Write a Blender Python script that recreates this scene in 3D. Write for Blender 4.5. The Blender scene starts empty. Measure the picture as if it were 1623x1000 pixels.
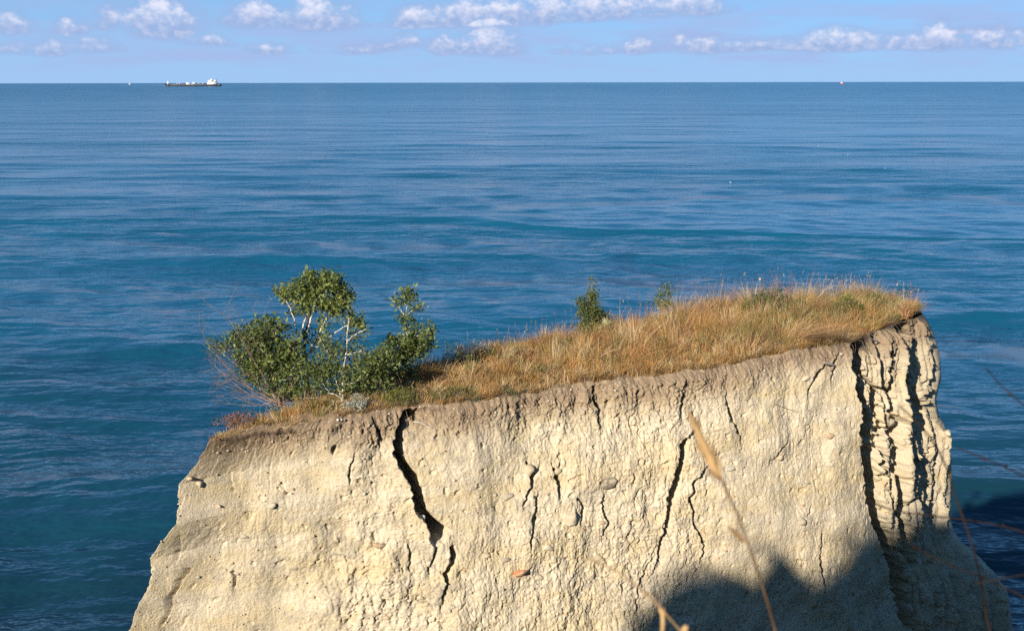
import bpy, math, random
import numpy as np
from mathutils import Vector, Matrix, Euler

random.seed(11)
RNG = np.random.default_rng(11)
scene = bpy.context.scene
COL = scene.collection

# ------------------------------------------------------------------ camera, sky, sun, exposure
FPX, IW, IH = 1740.0, 1623.0, 1000.0
CAM_Z = 20.0                                     # eye height above the sea
PITCH = math.atan(369.3 / FPX)
ROLL = math.radians(-0.095)
cam_d = bpy.data.cameras.new('camera')
cam = bpy.data.objects.new('camera', cam_d)
COL.objects.link(cam)
cam.rotation_mode = 'XYZ'
CAM_R = Euler((math.pi / 2 - PITCH, 0, 0)).to_matrix() @ Matrix.Rotation(ROLL, 3, 'Z')
cam.matrix_world = Matrix.Translation((0, 0, CAM_Z)) @ CAM_R.to_4x4()
cam_d.sensor_width = 36.0
cam_d.lens = 36.0 * FPX / IW
cam_d.clip_start = 0.05
cam_d.clip_end = 200000.0
cam_d.dof.use_dof = True
cam_d.dof.focus_distance = 15.0
cam_d.dof.aperture_fstop = 8.0
scene.camera = cam

SUN_EL = math.radians(23.0)
SUN_AZ = math.radians(32.0)                      # light travels towards +Y and this much to the right
sun_d = bpy.data.lights.new('sun', 'SUN')
sun_d.energy = 5.0
sun_d.angle = math.radians(0.53)
sun_d.color = (1.0, 0.88, 0.72)
sun = bpy.data.objects.new('sun', sun_d)
COL.objects.link(sun)
TRAVEL = Vector((math.sin(SUN_AZ) * math.cos(SUN_EL), math.cos(SUN_AZ) * math.cos(SUN_EL), -math.sin(SUN_EL)))
sun.rotation_euler = TRAVEL.to_track_quat('-Z', 'Y').to_euler()
sun.location = (-20, -60, 60)

scene.view_settings.view_transform = 'Standard'
scene.view_settings.look = 'None'
scene.view_settings.exposure = 0.72
scene.view_settings.gamma = 1.0
scene.view_settings.use_curve_mapping = False
scene.cycles.use_denoising = False
scene.cycles.max_bounces = 6
scene.cycles.transparent_max_bounces = 6

CR = np.array(CAM_R)
def P(px, py, Y):
    """point seen at pixel (px, py) of the 1623x1000 photograph that stands at world distance Y in front of the camera"""
    d = CR @ np.array([(px - IW / 2) / FPX, -(py - IH / 2) / FPX, -1.0])
    t = Y / d[1]
    return np.array([d[0] * t, Y, CAM_Z + d[2] * t])
def project(p):
    q = (p - np.array([0, 0, CAM_Z])) @ CR
    return IW / 2 + FPX * q[:, 0] / -q[:, 2], IH / 2 - FPX * q[:, 1] / -q[:, 2]

class NT:
    """tiny node-tree writer"""
    def __init__(s, tree):
        s.t = tree
        tree.nodes.clear()
    def n(s, kind, **kw):
        nd = s.t.nodes.new(kind)
        for k, v in kw.items():
            setattr(nd, k, v)
        return nd
    def link(s, a, b):
        s.t.links.new(a, b)
    def put(s, sock, v):
        if isinstance(v, bpy.types.NodeSocket):
            s.link(v, sock)
        else:
            sock.default_value = v
    def m(s, op, a, b=None, c=None, clamp=False):
        nd = s.n('ShaderNodeMath', operation=op, use_clamp=clamp)
        s.put(nd.inputs[0], a)
        if b is not None: s.put(nd.inputs[1], b)
        if c is not None: s.put(nd.inputs[2], c)
        return nd.outputs[0]
    def vm(s, op, a, b=None):
        nd = s.n('ShaderNodeVectorMath', operation=op)
        s.put(nd.inputs[0], a)
        if b is not None:
            s.put(nd.inputs[3 if op == 'SCALE' else 1], b)
        return nd.outputs[0]
    def ss(s, v, lo, hi, a=0.0, b=1.0):
        nd = s.n('ShaderNodeMapRange', interpolation_type='SMOOTHSTEP')
        s.put(nd.inputs[0], v)
        nd.inputs[1].default_value = lo; nd.inputs[2].default_value = hi
        nd.inputs[3].default_value = a; nd.inputs[4].default_value = b
        return nd.outputs[0]
    def mix(s, f, a, b, blend='MIX'):
        nd = s.n('ShaderNodeMix', data_type='RGBA', blend_type=blend)
        s.put(nd.inputs[0], f)
        for sock, v in ((nd.inputs[6], a), (nd.inputs[7], b)):
            s.put(sock, v if isinstance(v, bpy.types.NodeSocket) else (*v, 1.0))
        return nd.outputs[2]
    def noise(s, vec, scale, detail=4, rough=0.55, dist=0.0):
        nd = s.n('ShaderNodeTexNoise')
        if vec is not None: s.link(vec, nd.inputs['Vector'])
        nd.inputs['Scale'].default_value = scale
        nd.inputs['Detail'].default_value = detail
        nd.inputs['Roughness'].default_value = rough
        nd.inputs['Distortion'].default_value = dist
        return nd.outputs['Fac']
    def mapping(s, vec, scale=(1, 1, 1), loc=(0, 0, 0)):
        nd = s.n('ShaderNodeMapping')
        s.link(vec, nd.inputs[0])
        nd.inputs[1].default_value = loc
        nd.inputs[3].default_value = scale
        return nd.outputs[0]

SKY_STRENGTH = 0.075
def build_world():
    w = bpy.data.worlds.new('World')
    scene.world = w
    w.use_nodes = True
    k = NT(w.node_tree)
    out = k.n('ShaderNodeOutputWorld')
    bg = k.n('ShaderNodeBackground')
    k.link(bg.outputs[0], out.inputs[0])
    bg.inputs[1].default_value = SKY_STRENGTH
    tc = k.n('ShaderNodeTexCoord').outputs['Generated']
    sep = k.n('ShaderNodeSeparateXYZ'); k.link(tc, sep.inputs[0])
    x, y, z = sep.outputs
    # clear air: the band just over the horizon takes the colour the sky has some degrees up
    zz = k.m('ADD', k.m('MULTIPLY', k.m('MAXIMUM', z, 0.0), 1.15), 0.16)
    cmb = k.n('ShaderNodeCombineXYZ'); k.link(x, cmb.inputs[0]); k.link(y, cmb.inputs[1]); k.link(zz, cmb.inputs[2])
    dirv = k.vm('NORMALIZE', cmb.outputs[0])
    sky = k.n('ShaderNodeTexSky', sky_type='NISHITA')
    sky.sun_disc = False
    sky.sun_elevation = SUN_EL
    sky.sun_rotation = math.pi + SUN_AZ
    sky.air_density = 1.0; sky.dust_density = 0.3; sky.ozone_density = 1.6
    sky.altitude = 20
    k.link(dirv, sky.inputs[0])
    az = k.m('MULTIPLY', k.m('ARCTAN2', x, y), 57.29578)
    el = k.m('MULTIPLY', k.m('ARCSINE', z), 57.29578)
    az = k.m('WRAP', az, 26.5, -26.5)            # the belt of clouds goes on all round the horizon
    def ang(px, py):
        d = CR @ np.array([(px - IW / 2) / FPX, -(py - IH / 2) / FPX, -1.0])
        d = d / np.linalg.norm(d)
        return math.degrees(math.atan2(d[0], d[1])), math.degrees(math.asin(d[2]))
    cv = k.n('ShaderNodeCombineXYZ'); k.link(az, cv.inputs[0]); k.link(k.m('MULTIPLY', el, 1.25), cv.inputs[1])
    n1 = k.noise(cv.outputs[0], 0.85, 4, 0.5)
    n2 = k.noise(k.vm('ADD', cv.outputs[0], (7.3, 2.1, 0.0)), 2.3, 4, 0.55)
    n3 = k.noise(k.mapping(cv.outputs[0], (0.16, 1.1, 1)), 1.0, 5, 0.55)
    wob = k.m('ADD', k.m('MULTIPLY', k.m('SUBTRACT', n1, 0.5), 2.2), k.m('MULTIPLY', k.m('SUBTRACT', n2, 0.5), 1.1))
    # px, base py, half width, height, strength
    clouds = [(252, 47, 66, 56, 1.0), (398, 35, 44, 44, 1.0), (505, 38, 66, 44, 1.0), (672, 38, 60, 32, .95),
              (735, 33, 55, 44, 1.0), (800, 32, 66, 44, 1.0), (895, 27, 90, 40, 1.0), (985, 20, 70, 34, .95),
              (1075, 17, 75, 34, 1.0),
              (640, 66, 30, 28, .8), (698, 80, 26, 34, .85), (775, 79, 60, 42, .95), (1008, 79, 38, 28, .8),
              (1105, 79, 55, 36, .8), (1310, 73, 70, 42, 1.0), (1255, 72, 40, 26, .7), (1400, 74, 80, 26, .8), (1488, 71, 60, 42, 1.0),
              (1580, 69, 66, 34, .85), (22, 48, 34, 30, .85), (116, 49, 30, 26, .75), (75, 82, 80, 30, .62),
              (150, 78, 40, 30, .6), (335, 68, 44, 18, .6), (430, 82, 50, 18, .6), (172, 36, 22, 46, .55),
              (590, 82, 50, 20, .55), (940, 84, 60, 16, .45), (1200, 76, 80, 20, .7)]
    HALF = 26.5
    axs = np.linspace(-HALF, HALF, 181)
    belts = [[c for c in clouds if c[1] <= 56], [c for c in clouds if c[1] > 56]]
    def curve(vals, lo, hi):
        nd = k.n('ShaderNodeFloatCurve')
        cu = nd.mapping.curves[0]
        y01 = np.clip((np.asarray(vals) - lo) / (hi - lo), 0, 1)
        x01 = np.linspace(0, 1, len(vals))
        cu.points[0].location = (0, float(y01[0])); cu.points[1].location = (1, float(y01[-1]))
        for xx, yy in list(zip(x01, y01))[1:-1]:
            cu.points.new(float(xx), float(yy))
        for p in cu.points: p.handle_type = 'VECTOR'
        nd.mapping.update()
        k.link(k.m('DIVIDE', k.m('ADD', az, HALF), 2 * HALF), nd.inputs['Value'])
        return k.m('ADD', k.m('MULTIPLY', nd.outputs[0], hi - lo), lo)
    field = None; shade = None
    for bl in belts:
        st_v = np.full(len(axs), -1.0); base_v = np.zeros(len(axs)); top_v = np.zeros(len(axs)); wsum = np.zeros(len(axs))
        for (cx, by, hw, h, st) in bl:
            a0, e0 = ang(cx, by + 2); a1, _ = ang(cx + hw * 1.22, by); _, e1 = ang(cx, by - h)
            u = (axs - a0) / (a1 - a0)
            st_v = np.maximum(st_v, (1 - u * u) * st)
            ww = np.exp(-u * u * 1.5) + 1e-9
            base_v += ww * e0; top_v += ww * (e0 + (e1 - e0) * (1.22 if bl is belts[0] else 1.1) * np.sqrt(np.clip(1 - .7 * u * u, .12, 1))); wsum += ww
        base_v /= wsum; top_v /= wsum
        stn = curve(st_v, -1.0, 1.0); bn = curve(base_v, 0, 6); tn = curve(top_v, 0, 6)
        v = k.m('DIVIDE', k.m('SUBTRACT', el, bn), k.m('SUBTRACT', tn, bn))
        vb = k.m('MAXIMUM', v, k.m('MULTIPLY', v, -4.0))
        f = k.m('SUBTRACT', stn, k.m('MULTIPLY', vb, vb))
        g = k.m('MULTIPLY', k.ss(f, -0.5, 0.2), k.m('ADD', v, 0.3))
        field = f if field is None else k.m('MAXIMUM', field, f)
        shade = g if shade is None else k.m('MAXIMUM', shade, g)
    field = k.m('MAXIMUM', field, -1.2)
    dens = k.m('ADD', field, wob)
    a_c = k.m('MULTIPLY', k.ss(dens, -0.55, 1.15), 0.93)
    # thin low veil between the clouds
    veil = k.m('MULTIPLY', k.ss(n3, 0.36, 0.66), k.m('MULTIPLY', k.ss(el, 0.1, 1.3), k.ss(el, 5.0, 2.6)))
    S = 1.0 / SKY_STRENGTH
    lav = (0.205 * S, 0.278 * S, 0.455 * S)
    wht = (0.50 * S, 0.51 * S, 0.60 * S)
    vcol = (0.235 * S, 0.305 * S, 0.50 * S)
    lum = k.m('ADD', k.m('MULTIPLY', k.ss(shade, 0.3, 0.95), 0.85), k.m('MULTIPLY', k.m('SUBTRACT', n2, 0.42), 1.4), clamp=True)
    lum = k.m('MULTIPLY', lum, k.ss(dens, 0.1, 1.0))
    ccol = k.mix(lum, lav, wht)
    base = k.mix(1.0, sky.outputs[0], (0.58, 1.05, 1.33), 'MULTIPLY')
    base = k.mix(k.ss(el, 9.0, -.3, 0.0, .95), base, (.222 * S, .350 * S, .540 * S))
    base = k.mix(k.m('MULTIPLY', veil, 0.8), base, vcol)
    base = k.mix(a_c, base, ccol)
    k.link(base, bg.inputs[0])
    w.cycles.sampling_method = 'MANUAL'
    w.cycles.sample_map_resolution = 512
build_world()

# ------------------------------------------------------------------ helpers
def tag(o, label=None, cat=None, group=None, kind=None):
    if label: o['label'] = label
    if cat: o['category'] = cat
    if group: o['group'] = group
    if kind: o['kind'] = kind
    return o

def mesh_np(name, verts, faces, mat=None, parent=None, cols=None, smooth=False, attrs=None):
    """verts (N,3); faces: list of (M,k) index arrays; cols per-vertex rgb"""
    me = bpy.data.meshes.new(name)
    verts = np.asarray(verts, dtype=np.float32)
    faces = [np.asarray(f, dtype=np.int32) for f in faces if len(f)]
    me.vertices.add(len(verts))
    me.vertices.foreach_set('co', verts.ravel())
    nl = sum(f.size for f in faces); npoly = sum(len(f) for f in faces)
    me.loops.add(nl)
    me.loops.foreach_set('vertex_index', np.concatenate([f.ravel() for f in faces]))
    me.polygons.add(npoly)
    sizes = np.concatenate([np.full(len(f), f.shape[1], dtype=np.int32) for f in faces])
    starts = np.concatenate([[0], np.cumsum(sizes)[:-1]]).astype(np.int32)
    me.polygons.foreach_set('loop_start', starts)
    if smooth:
        me.polygons.foreach_set('use_smooth', np.ones(npoly, dtype=bool))
    if cols is not None:
        at = me.attributes.new('Col', 'FLOAT_COLOR', 'POINT')
        c = np.ones((len(verts), 4), dtype=np.float32); c[:, :3] = cols
        at.data.foreach_set('color', c.ravel())
    for an, av in (attrs or {}).items():
        at = me.attributes.new(an, 'FLOAT', 'POINT')
        at.data.foreach_set('value', np.asarray(av, dtype=np.float32))
    me.update(calc_edges=True)
    me.validate()
    if mat is not None: me.materials.append(mat)
    o = bpy.data.objects.new(name, me)
    COL.objects.link(o)
    if parent is not None:
        o.parent = parent
        o.matrix_parent_inverse = parent.matrix_world.inverted() if False else Matrix.Translation(-Vector(parent.location))
    return o

def empty(name, loc, label, cat, group=None):
    o = bpy.data.objects.new(name, None)
    o.empty_display_size = 0.2
    COL.objects.link(o)
    o.location = tuple(float(v) for v in loc)
    return tag(o, label, cat, group)

# gradient noise
_pr = np.random.default_rng(5)
_perm = np.concatenate([_pr.permutation(256)] * 2).astype(np.int32)
_grad = _pr.normal(size=(256, 3)); _grad /= np.linalg.norm(_grad, axis=1)[:, None]
_grad = _grad.astype(np.float32)
def perlin(x, y, z=None):
    x = np.asarray(x, np.float32); y = np.asarray(y, np.float32)
    z = np.zeros_like(x) if z is None else np.asarray(z, np.float32)
    xi = np.floor(x).astype(np.int32); yi = np.floor(y).astype(np.int32); zi = np.floor(z).astype(np.int32)
    fx, fy, fz = x - xi, y - yi, z - zi
    u = fx * fx * fx * (fx * (fx * 6 - 15) + 10); v = fy * fy * fy * (fy * (fy * 6 - 15) + 10); w = fz * fz * fz * (fz * (fz * 6 - 15) + 10)
    xi &= 255; yi &= 255; zi &= 255
    r = 0
    for dx in (0, 1):
        px_ = _perm[(xi + dx) & 255]
        wx = u if dx else 1 - u
        for dy in (0, 1):
            py_ = _perm[px_ + ((yi + dy) & 255)]
            wy = v if dy else 1 - v
            for dz in (0, 1):
                g = _grad[_perm[py_ + ((zi + dz) & 255)]]
                wz = w if dz else 1 - w
                r = r + wx * wy * wz * (g[..., 0] * (fx - dx) + g[..., 1] * (fy - dy) + g[..., 2] * (fz - dz))
    return r * 1.6
def lowres(fn, *arrs, st=4):
    """evaluate a smooth function on every st-th row and column and interpolate"""
    n, m = arrs[0].shape
    ri = np.unique(np.append(np.arange(0, n, st), n - 1)); ci = np.unique(np.append(np.arange(0, m, st), m - 1))
    c = np.asarray(fn(*[a[np.ix_(ri, ci)] for a in arrs]))
    def up(c, idx, full):
        pos = np.arange(full)
        k = np.clip(np.searchsorted(idx, pos, 'right') - 1, 0, len(idx) - 2)
        t = ((pos - idx[k]) / (idx[k + 1] - idx[k])).astype(np.float32)[:, None]
        return c[k] * (1 - t) + c[k + 1] * t
    return up(up(c, ri, n).T, ci, m).T
def fbm(x, y, z, octaves=4, gain=0.5, lac=2.03):
    a, r = 1.0, 0
    for i in range(octaves):
        r = r + a * perlin(x + 17.3 * i, y - 9.1 * i, z + 5.7 * i)
        x, y, z = x * lac, y * lac, z * lac
        a *= gain
    return r
def sstep(v, lo, hi):
    t = np.clip((v - lo) / (hi - lo), 0, 1)
    return t * t * (3 - 2 * t)

# ------------------------------------------------------------------ materials
def new_mat(name):
    m = bpy.data.materials.new(name)
    m.use_nodes = True
    k = NT(m.node_tree)
    out = k.n('ShaderNodeOutputMaterial')
    bs = k.n('ShaderNodeBsdfPrincipled')
    k.link(bs.outputs[0], out.inputs[0])
    return m, k, bs, out
def bump(k, height, strength, dist, normal=None):
    b = k.n('ShaderNodeBump')
    b.inputs['Strength'].default_value = strength
    b.inputs['Distance'].default_value = dist
    k.link(height, b.inputs['Height'])
    if normal is not None: k.link(normal, b.inputs['Normal'])
    return b.outputs[0]
def plain(name, col, rough=0.7, var=0.25, scale=6.0, metallic=0.0):
    m, k, bs, _ = new_mat(name)
    tc = k.n('ShaderNodeTexCoord').outputs['Object']
    n = k.noise(tc, scale, 4)
    c = k.mix(n, tuple(v * (1 - var) for v in col), tuple(min(1, v * (1 + var)) for v in col))
    k.link(c, bs.inputs['Base Color'])
    bs.inputs['Roughness'].default_value = rough
    bs.inputs['Metallic'].default_value = metallic
    return m
def attr_mat(name, rough=0.7, trans=0.0, spec=0.3):
    """colour of each blade or leaf from its own 'Col' value; thin leaves let some light through"""
    m, k, bs, out = new_mat(name)
    a = k.n('ShaderNodeAttribute', attribute_name='Col')
    k.link(a.outputs['Color'], bs.inputs['Base Color'])
    bs.inputs['Roughness'].default_value = rough
    bs.inputs['Specular IOR Level'].default_value = spec
    if trans > 0:
        tr = k.n('ShaderNodeBsdfTranslucent')
        k.link(a.outputs['Color'], tr.inputs[0])
        mx = k.n('ShaderNodeMixShader')
        mx.inputs[0].default_value = trans
        k.link(bs.outputs[0], mx.inputs[1]); k.link(tr.outputs[0], mx.inputs[2])
        k.link(mx.outputs[0], out.inputs[0])
    return m
M_GRASS = attr_mat('dry_grass', 0.7, 0.25)
M_LEAF = attr_mat('leaf', 0.5, 0.28, 0.35)

def bark_mat(name, a, b):
    m, k, bs, _ = new_mat(name)
    tc = k.n('ShaderNodeTexCoord').outputs['Object']
    n = k.noise(k.mapping(tc, (1, 1, .4)), 28, 4)
    k.link(k.mix(k.ss(n, .35, .65), a, b), bs.inputs['Base Color'])
    bs.inputs['Roughness'].default_value = 0.85
    bs.inputs['Specular IOR Level'].default_value = 0.12
    k.link(bump(k, n, .5, .004), bs.inputs['Normal'])
    return m
M_PALE = bark_mat('pale_bark', (0.36, 0.33, 0.28), (0.66, 0.63, 0.57))
M_DARK = bark_mat('dark_bark', (0.035, 0.028, 0.022), (0.09, 0.075, 0.06))
M_TWIG = bark_mat('dead_twig', (0.17, 0.12, 0.10), (0.30, 0.23, 0.20))
M_STRAW = bark_mat('straw', (0.32, 0.20, 0.09), (0.52, 0.36, 0.19))
M_STALK = bark_mat('old_stalk', (0.085, 0.052, 0.028), (0.17, 0.11, 0.06))

def cliff_material():
    m, k, bs, _ = new_mat('cliff_clay')
    tc = k.n('ShaderNodeTexCoord').outputs['Object']
    dep = k.n('ShaderNodeAttribute', attribute_name='below_rim').outputs['Fac']
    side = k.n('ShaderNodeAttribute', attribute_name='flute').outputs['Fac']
    big = k.noise(tc, 0.9, 4, .6)
    mid = k.noise(k.mapping(tc, (1, 1, 1.5), (3, 1, 7)), 3.2, 6, .65)
    mid2 = k.noise(k.mapping(tc, (1, 1, 1.8), (13, 5, 2)), 1.7, 6, .62)
    fine = k.noise(tc, 38, 4, .65)
    grit = k.noise(tc, 130, 2, .6)
    streak = k.noise(k.mapping(tc, (5, 5, .8)), 2.6, 4, .6)
    cream = (0.56, 0.495, 0.375)
    yellow = (0.52, 0.44, 0.29)
    grey = (0.385, 0.345, 0.27)
    soil = (0.200, 0.145, 0.098)
    c = k.mix(k.ss(mid2, .42, .62), cream, yellow)
    c = k.mix(k.m('MULTIPLY', k.ss(mid, .47, .66), .8), c, grey)
    c = k.mix(k.m('MULTIPLY', k.ss(streak, .55, .75), .45), c, grey)
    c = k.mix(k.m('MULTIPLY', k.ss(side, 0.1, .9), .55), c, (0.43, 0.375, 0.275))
    strat = k.noise(k.mapping(tc, (.35, .35, 4.5), (2, 2, 9)), 1.0, 4, .55)
    c = k.mix(k.m('MULTIPLY', k.ss(strat, .5, .66), .45), c, (0.50, 0.40, 0.235))
    c = k.mix(k.m('MULTIPLY', k.ss(strat, .44, .3), .4), c, (0.62, 0.56, 0.44))
    # topsoil
    edge = k.m('ADD', dep, k.m('MULTIPLY', k.m('SUBTRACT', big, .5), .55))
    edge = k.m('ADD', edge, k.m('MULTIPLY', k.m('SUBTRACT', mid, .5), .35))
    c = k.mix(k.ss(edge, .58, .08), c, k.mix(mid2, soil, (0.30, 0.23, 0.155)))
    c = k.mix(k.m('MULTIPLY', k.ss(fine, .52, .75), .55), c, (0.66, 0.575, 0.42))
    c = k.mix(k.m('MULTIPLY', k.ss(fine, .46, .30), .5), c, (0.24, 0.185, 0.12))
    # specks of ochre and pale shell
    vor = k.n('ShaderNodeTexVoronoi'); k.link(tc, vor.inputs['Vector']); vor.inputs['Scale'].default_value = 26
    spk = k.m('MULTIPLY', k.ss(vor.outputs['Distance'], .22, .12), k.ss(mid, .48, .56))
    sc = k.n('ShaderNodeSeparateColor'); k.link(vor.outputs['Color'], sc.inputs[0])
    c = k.mix(k.m('MULTIPLY', spk, k.ss(sc.outputs[0], .62, .7)), c, (0.50, 0.30, 0.14))
    c = k.mix(k.m('MULTIPLY', spk, k.ss(sc.outputs[0], .3, .22)), c, (0.74, 0.68, 0.57))
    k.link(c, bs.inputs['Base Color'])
    bs.inputs['Roughness'].default_value = 0.95
    bs.inputs['Specular IOR Level'].default_value = 0.1
    h = k.m('ADD', fine, k.m('MULTIPLY', grit, .35))
    k.link(bump(k, h, .85, .018), bs.inputs['Normal'])
    return m
M_CLIFF = cliff_material()

def soil_material():
    m, k, bs, _ = new_mat('topsoil')
    tc = k.n('ShaderNodeTexCoord').outputs['Object']
    n = k.noise(tc, 7, 6, .65)
    c = k.mix(n, (0.15, 0.105, 0.065), (0.36, 0.26, 0.15))
    k.link(c, bs.inputs['Base Color'])
    bs.inputs['Roughness'].default_value = .95
    k.link(bump(k, k.noise(tc, 40, 4), .8, .02), bs.inputs['Normal'])
    return m
M_SOIL = soil_material()

def sea_material():
    m, k, bs, _ = new_mat('sea_water')
    tc = k.n('ShaderNodeTexCoord').outputs['Object']
    ruf = k.n('ShaderNodeAttribute', attribute_name='ruffle').outputs['Fac']
    foam = k.n('ShaderNodeAttribute', attribute_name='foam').outputs['Fac']
    near_fac = k.n('ShaderNodeAttribute', attribute_name='nearness').outputs['Fac']
    w1 = k.noise(k.mapping(tc, (.40, 1, 1)), .32, 2, .5)
    w2 = k.noise(k.mapping(tc, (.5, 1, 1), (3, 8, 0)), 1.15, 2, .5)
    w3 = k.noise(k.mapping(tc, (.6, 1, 1), (8, 1, 0)), 4.2, 1, .5)
    h = k.m('ADD', k.m('MULTIPLY', w1, 1.1), k.m('ADD', k.m('MULTIPLY', w2, .30), k.m('MULTIPLY', w3, .05)))
    w0 = k.noise(k.mapping(tc, (.30, 1, 1), (40, 11, 0)), 1 / 64.0, 5.5, .56, .1)
    h = k.m('ADD', k.m('MULTIPLY', h, 1.15), k.m('MULTIPLY', w0, 11.0))
    h = k.m('MULTIPLY', h, k.m('ADD', .45, k.m('MULTIPLY', ruf, .8)))
    n = bump(k, h, 1.0, .55)
    c = k.mix(near_fac, (0.005, 0.080, 0.150), (0.006, 0.030, 0.044))  # water colour runs from blue far out to darker close by
    fo = k.m('MULTIPLY', foam, k.ss(k.noise(tc, 2.6, 6, .7), .5, .62))
    c = k.mix(fo, c, (0.7, 0.75, 0.78))
    k.link(c, bs.inputs['Base Color'])
    far = k.n('ShaderNodeAttribute', attribute_name='far').outputs['Fac']
    k.link(k.m('ADD', k.m('ADD', .11, k.m('MULTIPLY', far, .13)), k.m('MULTIPLY', fo, .5)), bs.inputs['Roughness'])
    bs.inputs['IOR'].default_value = 1.42
    k.link(n, bs.inputs['Normal'])
    return m
M_SEA = sea_material()

# ------------------------------------------------------------------ the sea
def build_sea():
    na, nr = 620, 900
    front = np.radians(np.linspace(-38, 38, na))
    rest = np.radians(np.linspace(38, 322, 72)[1:-1])
    th = np.concatenate([front, rest])
    # spacing grows with distance
    q = np.linspace(0, 1, nr)
    inv = (1 / 30.0) * (1 - q) ** 1.12 + 1 / 70000.0
    r = np.concatenate([[2.0, 10.0, 20.0], 1 / inv])
    R, T = np.meshgrid(r, th, indexing='ij')
    X = R * np.sin(T); Y = R * np.cos(T)
    dr = np.gradient(r)[:, None] * np.ones_like(R)
    Z = np.zeros_like(R)
    X = X.astype(np.float32); Y = Y.astype(np.float32)
    g1 = 0.55 + 0.75 * lowres(lambda a, b: perlin(a / 70 + 3.1, b / 45), X, Y)
    rg = np.random.default_rng(3)
    comps = []
    for i in range(46):
        lam = 2.2 * (26 / 2.2) ** (i / 45.0)
        ang = math.radians(-100 + rg.normal() * (13 if lam > 10 else 30))
        amp = 0.0040 * lam * rg.uniform(.4, 1.3) * (1.05 if lam > 11 else .85)
        comps.append((lam, ang, amp, rg.uniform(0, 6.28)))
    warp = [lowres(lambda a, b: 1.3 * perlin(a / sc_, b / (sc_ * .8) + sc_), X, Y) for sc_ in (12., 30., 75.)]
    for lam, ang, amp, ph in comps:
        k = 2 * math.pi / lam
        fade = np.clip((lam / dr - 2.5) / 4.0, 0, 1)
        Z += amp * fade * np.sin(k * (X * math.cos(ang) + Y * math.sin(ang)) + ph + warp[0 if lam < 5 else 1 if lam < 12 else 2]) * (g1 if lam > 9 else 1.0)
    # two swells that steepen towards the shore
    for x0, y0, wid, ln, a, tilt in ((26, 50, 2.6, 30, .75, -.04), (-16, 53, 3.2, 26, .36, .10), (-20, 83, 4, 34, .40, .02), (30, 100, 4, 36, .4, .0), (28, 128, 5, 40, .45, 0.02), (-25, 123, 5, 30, .45, 0.0)):
        yy = Y - y0 - tilt * (X - x0) - 1.5 * perlin(X / 14, Y / 40 + 3)
        Z += a * np.exp(-(yy / wid) ** 2) * np.exp(-((X - x0) / ln) ** 2) * np.where(yy < 0, 1, 1)
    # where wind roughens the surface
    ruf = 0.55 + 0.55 * fbm(X / 60 + 9, Y / 34, X * 0 + .5, 3) + .45 * lowres(lambda a, b: fbm(a / 260, b / 110 + 4, a * 0, 3), X, Y, st=2) + .5 * lowres(lambda a, b: fbm(a / 1500 + 2, b / 420, a * 0, 3), X, Y, st=2)
    patch = sstep(1.25 - np.hypot((X - 29) / 17, (Y - 121) / 17) + .25 * perlin(X / 9, Y / 9), 0, .45)
    patch2 = sstep(1.2 - np.hypot((X - 55) / 22, (Y - 86) / 9) + .25 * perlin(X / 9, Y / 9), 0, .45)
    slick = sstep(1.2 - np.hypot((X - 50) / 50, (Y - 168) / 26) + .3 * perlin(X / 20, Y / 14), 0, .5)
    ruf = ruf + .55 * patch + .5 * patch2 - 1.0 * slick
    ruf = np.clip(ruf, 0.0, 1.45)
    foam = sstep(1.1 - np.hypot((X - 19.5) / 4.0, (Y - 36) / 4.0) + .5 * perlin(X / 2, Y / 2), 0, .6)
    near_fac = np.clip(2.0 - Y / 45 + .3 * perlin(X / 30, Y / 30), 0, 1) * (Y > 0)
    V = np.stack([X, Y, Z], -1).reshape(-1, 3)
    nT = len(th)
    i, j = np.meshgrid(np.arange(len(r) - 1), np.arange(nT), indexing='ij')
    jn = (j + 1) % nT
    F = np.stack([i * nT + j, i * nT + jn, (i + 1) * nT + jn, (i + 1) * nT + j], -1).reshape(-1, 4)
    F = F[:, ::-1]
    o = mesh_np('sea', V, [F], M_SEA, smooth=True, attrs={'ruffle': ruf.ravel(), 'foam': foam.ravel(), 'nearness': near_fac.ravel(), 'far': np.clip(np.log(R / 90) / math.log(40), 0, 1).ravel()})
    # inner disc hole is under the bluff
    return tag(o, 'calm blue sea with low swells reaching to the horizon', kind='structure')
sea = build_sea()

# ------------------------------------------------------------------ the clay stack
FRONT = [(332, 698, 12.00), (375, 690, 12.15), (420, 682, 12.3), (520, 662, 12.6), (600, 651, 12.85), (650, 646, 13.0), (760, 634, 13.3), (850, 622, 13.6),
         (950, 604, 13.9), (1050, 591, 14.2), (1150, 576, 14.5), (1250, 557, 14.9), (1310, 550, 15.15), (1350, 541, 15.45),
         (1385, 524, 16.0), (1420, 511, 16.5), (1444, 503, 16.9)]
BACK = [(332, 698, 12.00), (345, 690, 12.25), (420, 662, 12.75), (550, 612, 13.9), (700, 572, 15.0), (850, 548, 16.0), (1000, 520, 17.0), (1150, 497, 17.9), (1300, 486, 18.5),
        (1400, 482, 18.5), (1450, 489, 17.9), (1456, 497, 17.3), (1444, 503, 16.9)]
def curve_pts(pts, n):
    w = np.array([P(*p) for p in pts])
    s = np.concatenate([[0], np.cumsum(np.linalg.norm(np.diff(w, axis=0), axis=1))])
    t = np.linspace(0, s[-1], n)
    q = np.stack([np.interp(t, s, w[:, i]) for i in range(3)], -1)
    ker = np.ones(max(3, n // 45)); ker /= ker.sum()
    h = len(ker) // 2
    for i in range(3):                                   # soften the corners
        pad = np.concatenate([2 * q[0, i] - q[1:h + 1, i][::-1], q[:, i], 2 * q[-1, i] - q[-h - 1:-1, i][::-1]])
        q[:, i] = np.convolve(pad, ker, 'same')[h:h + n]
    return q
NF, NB = 1180, 130
front = curve_pts(FRONT, NF)
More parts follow.
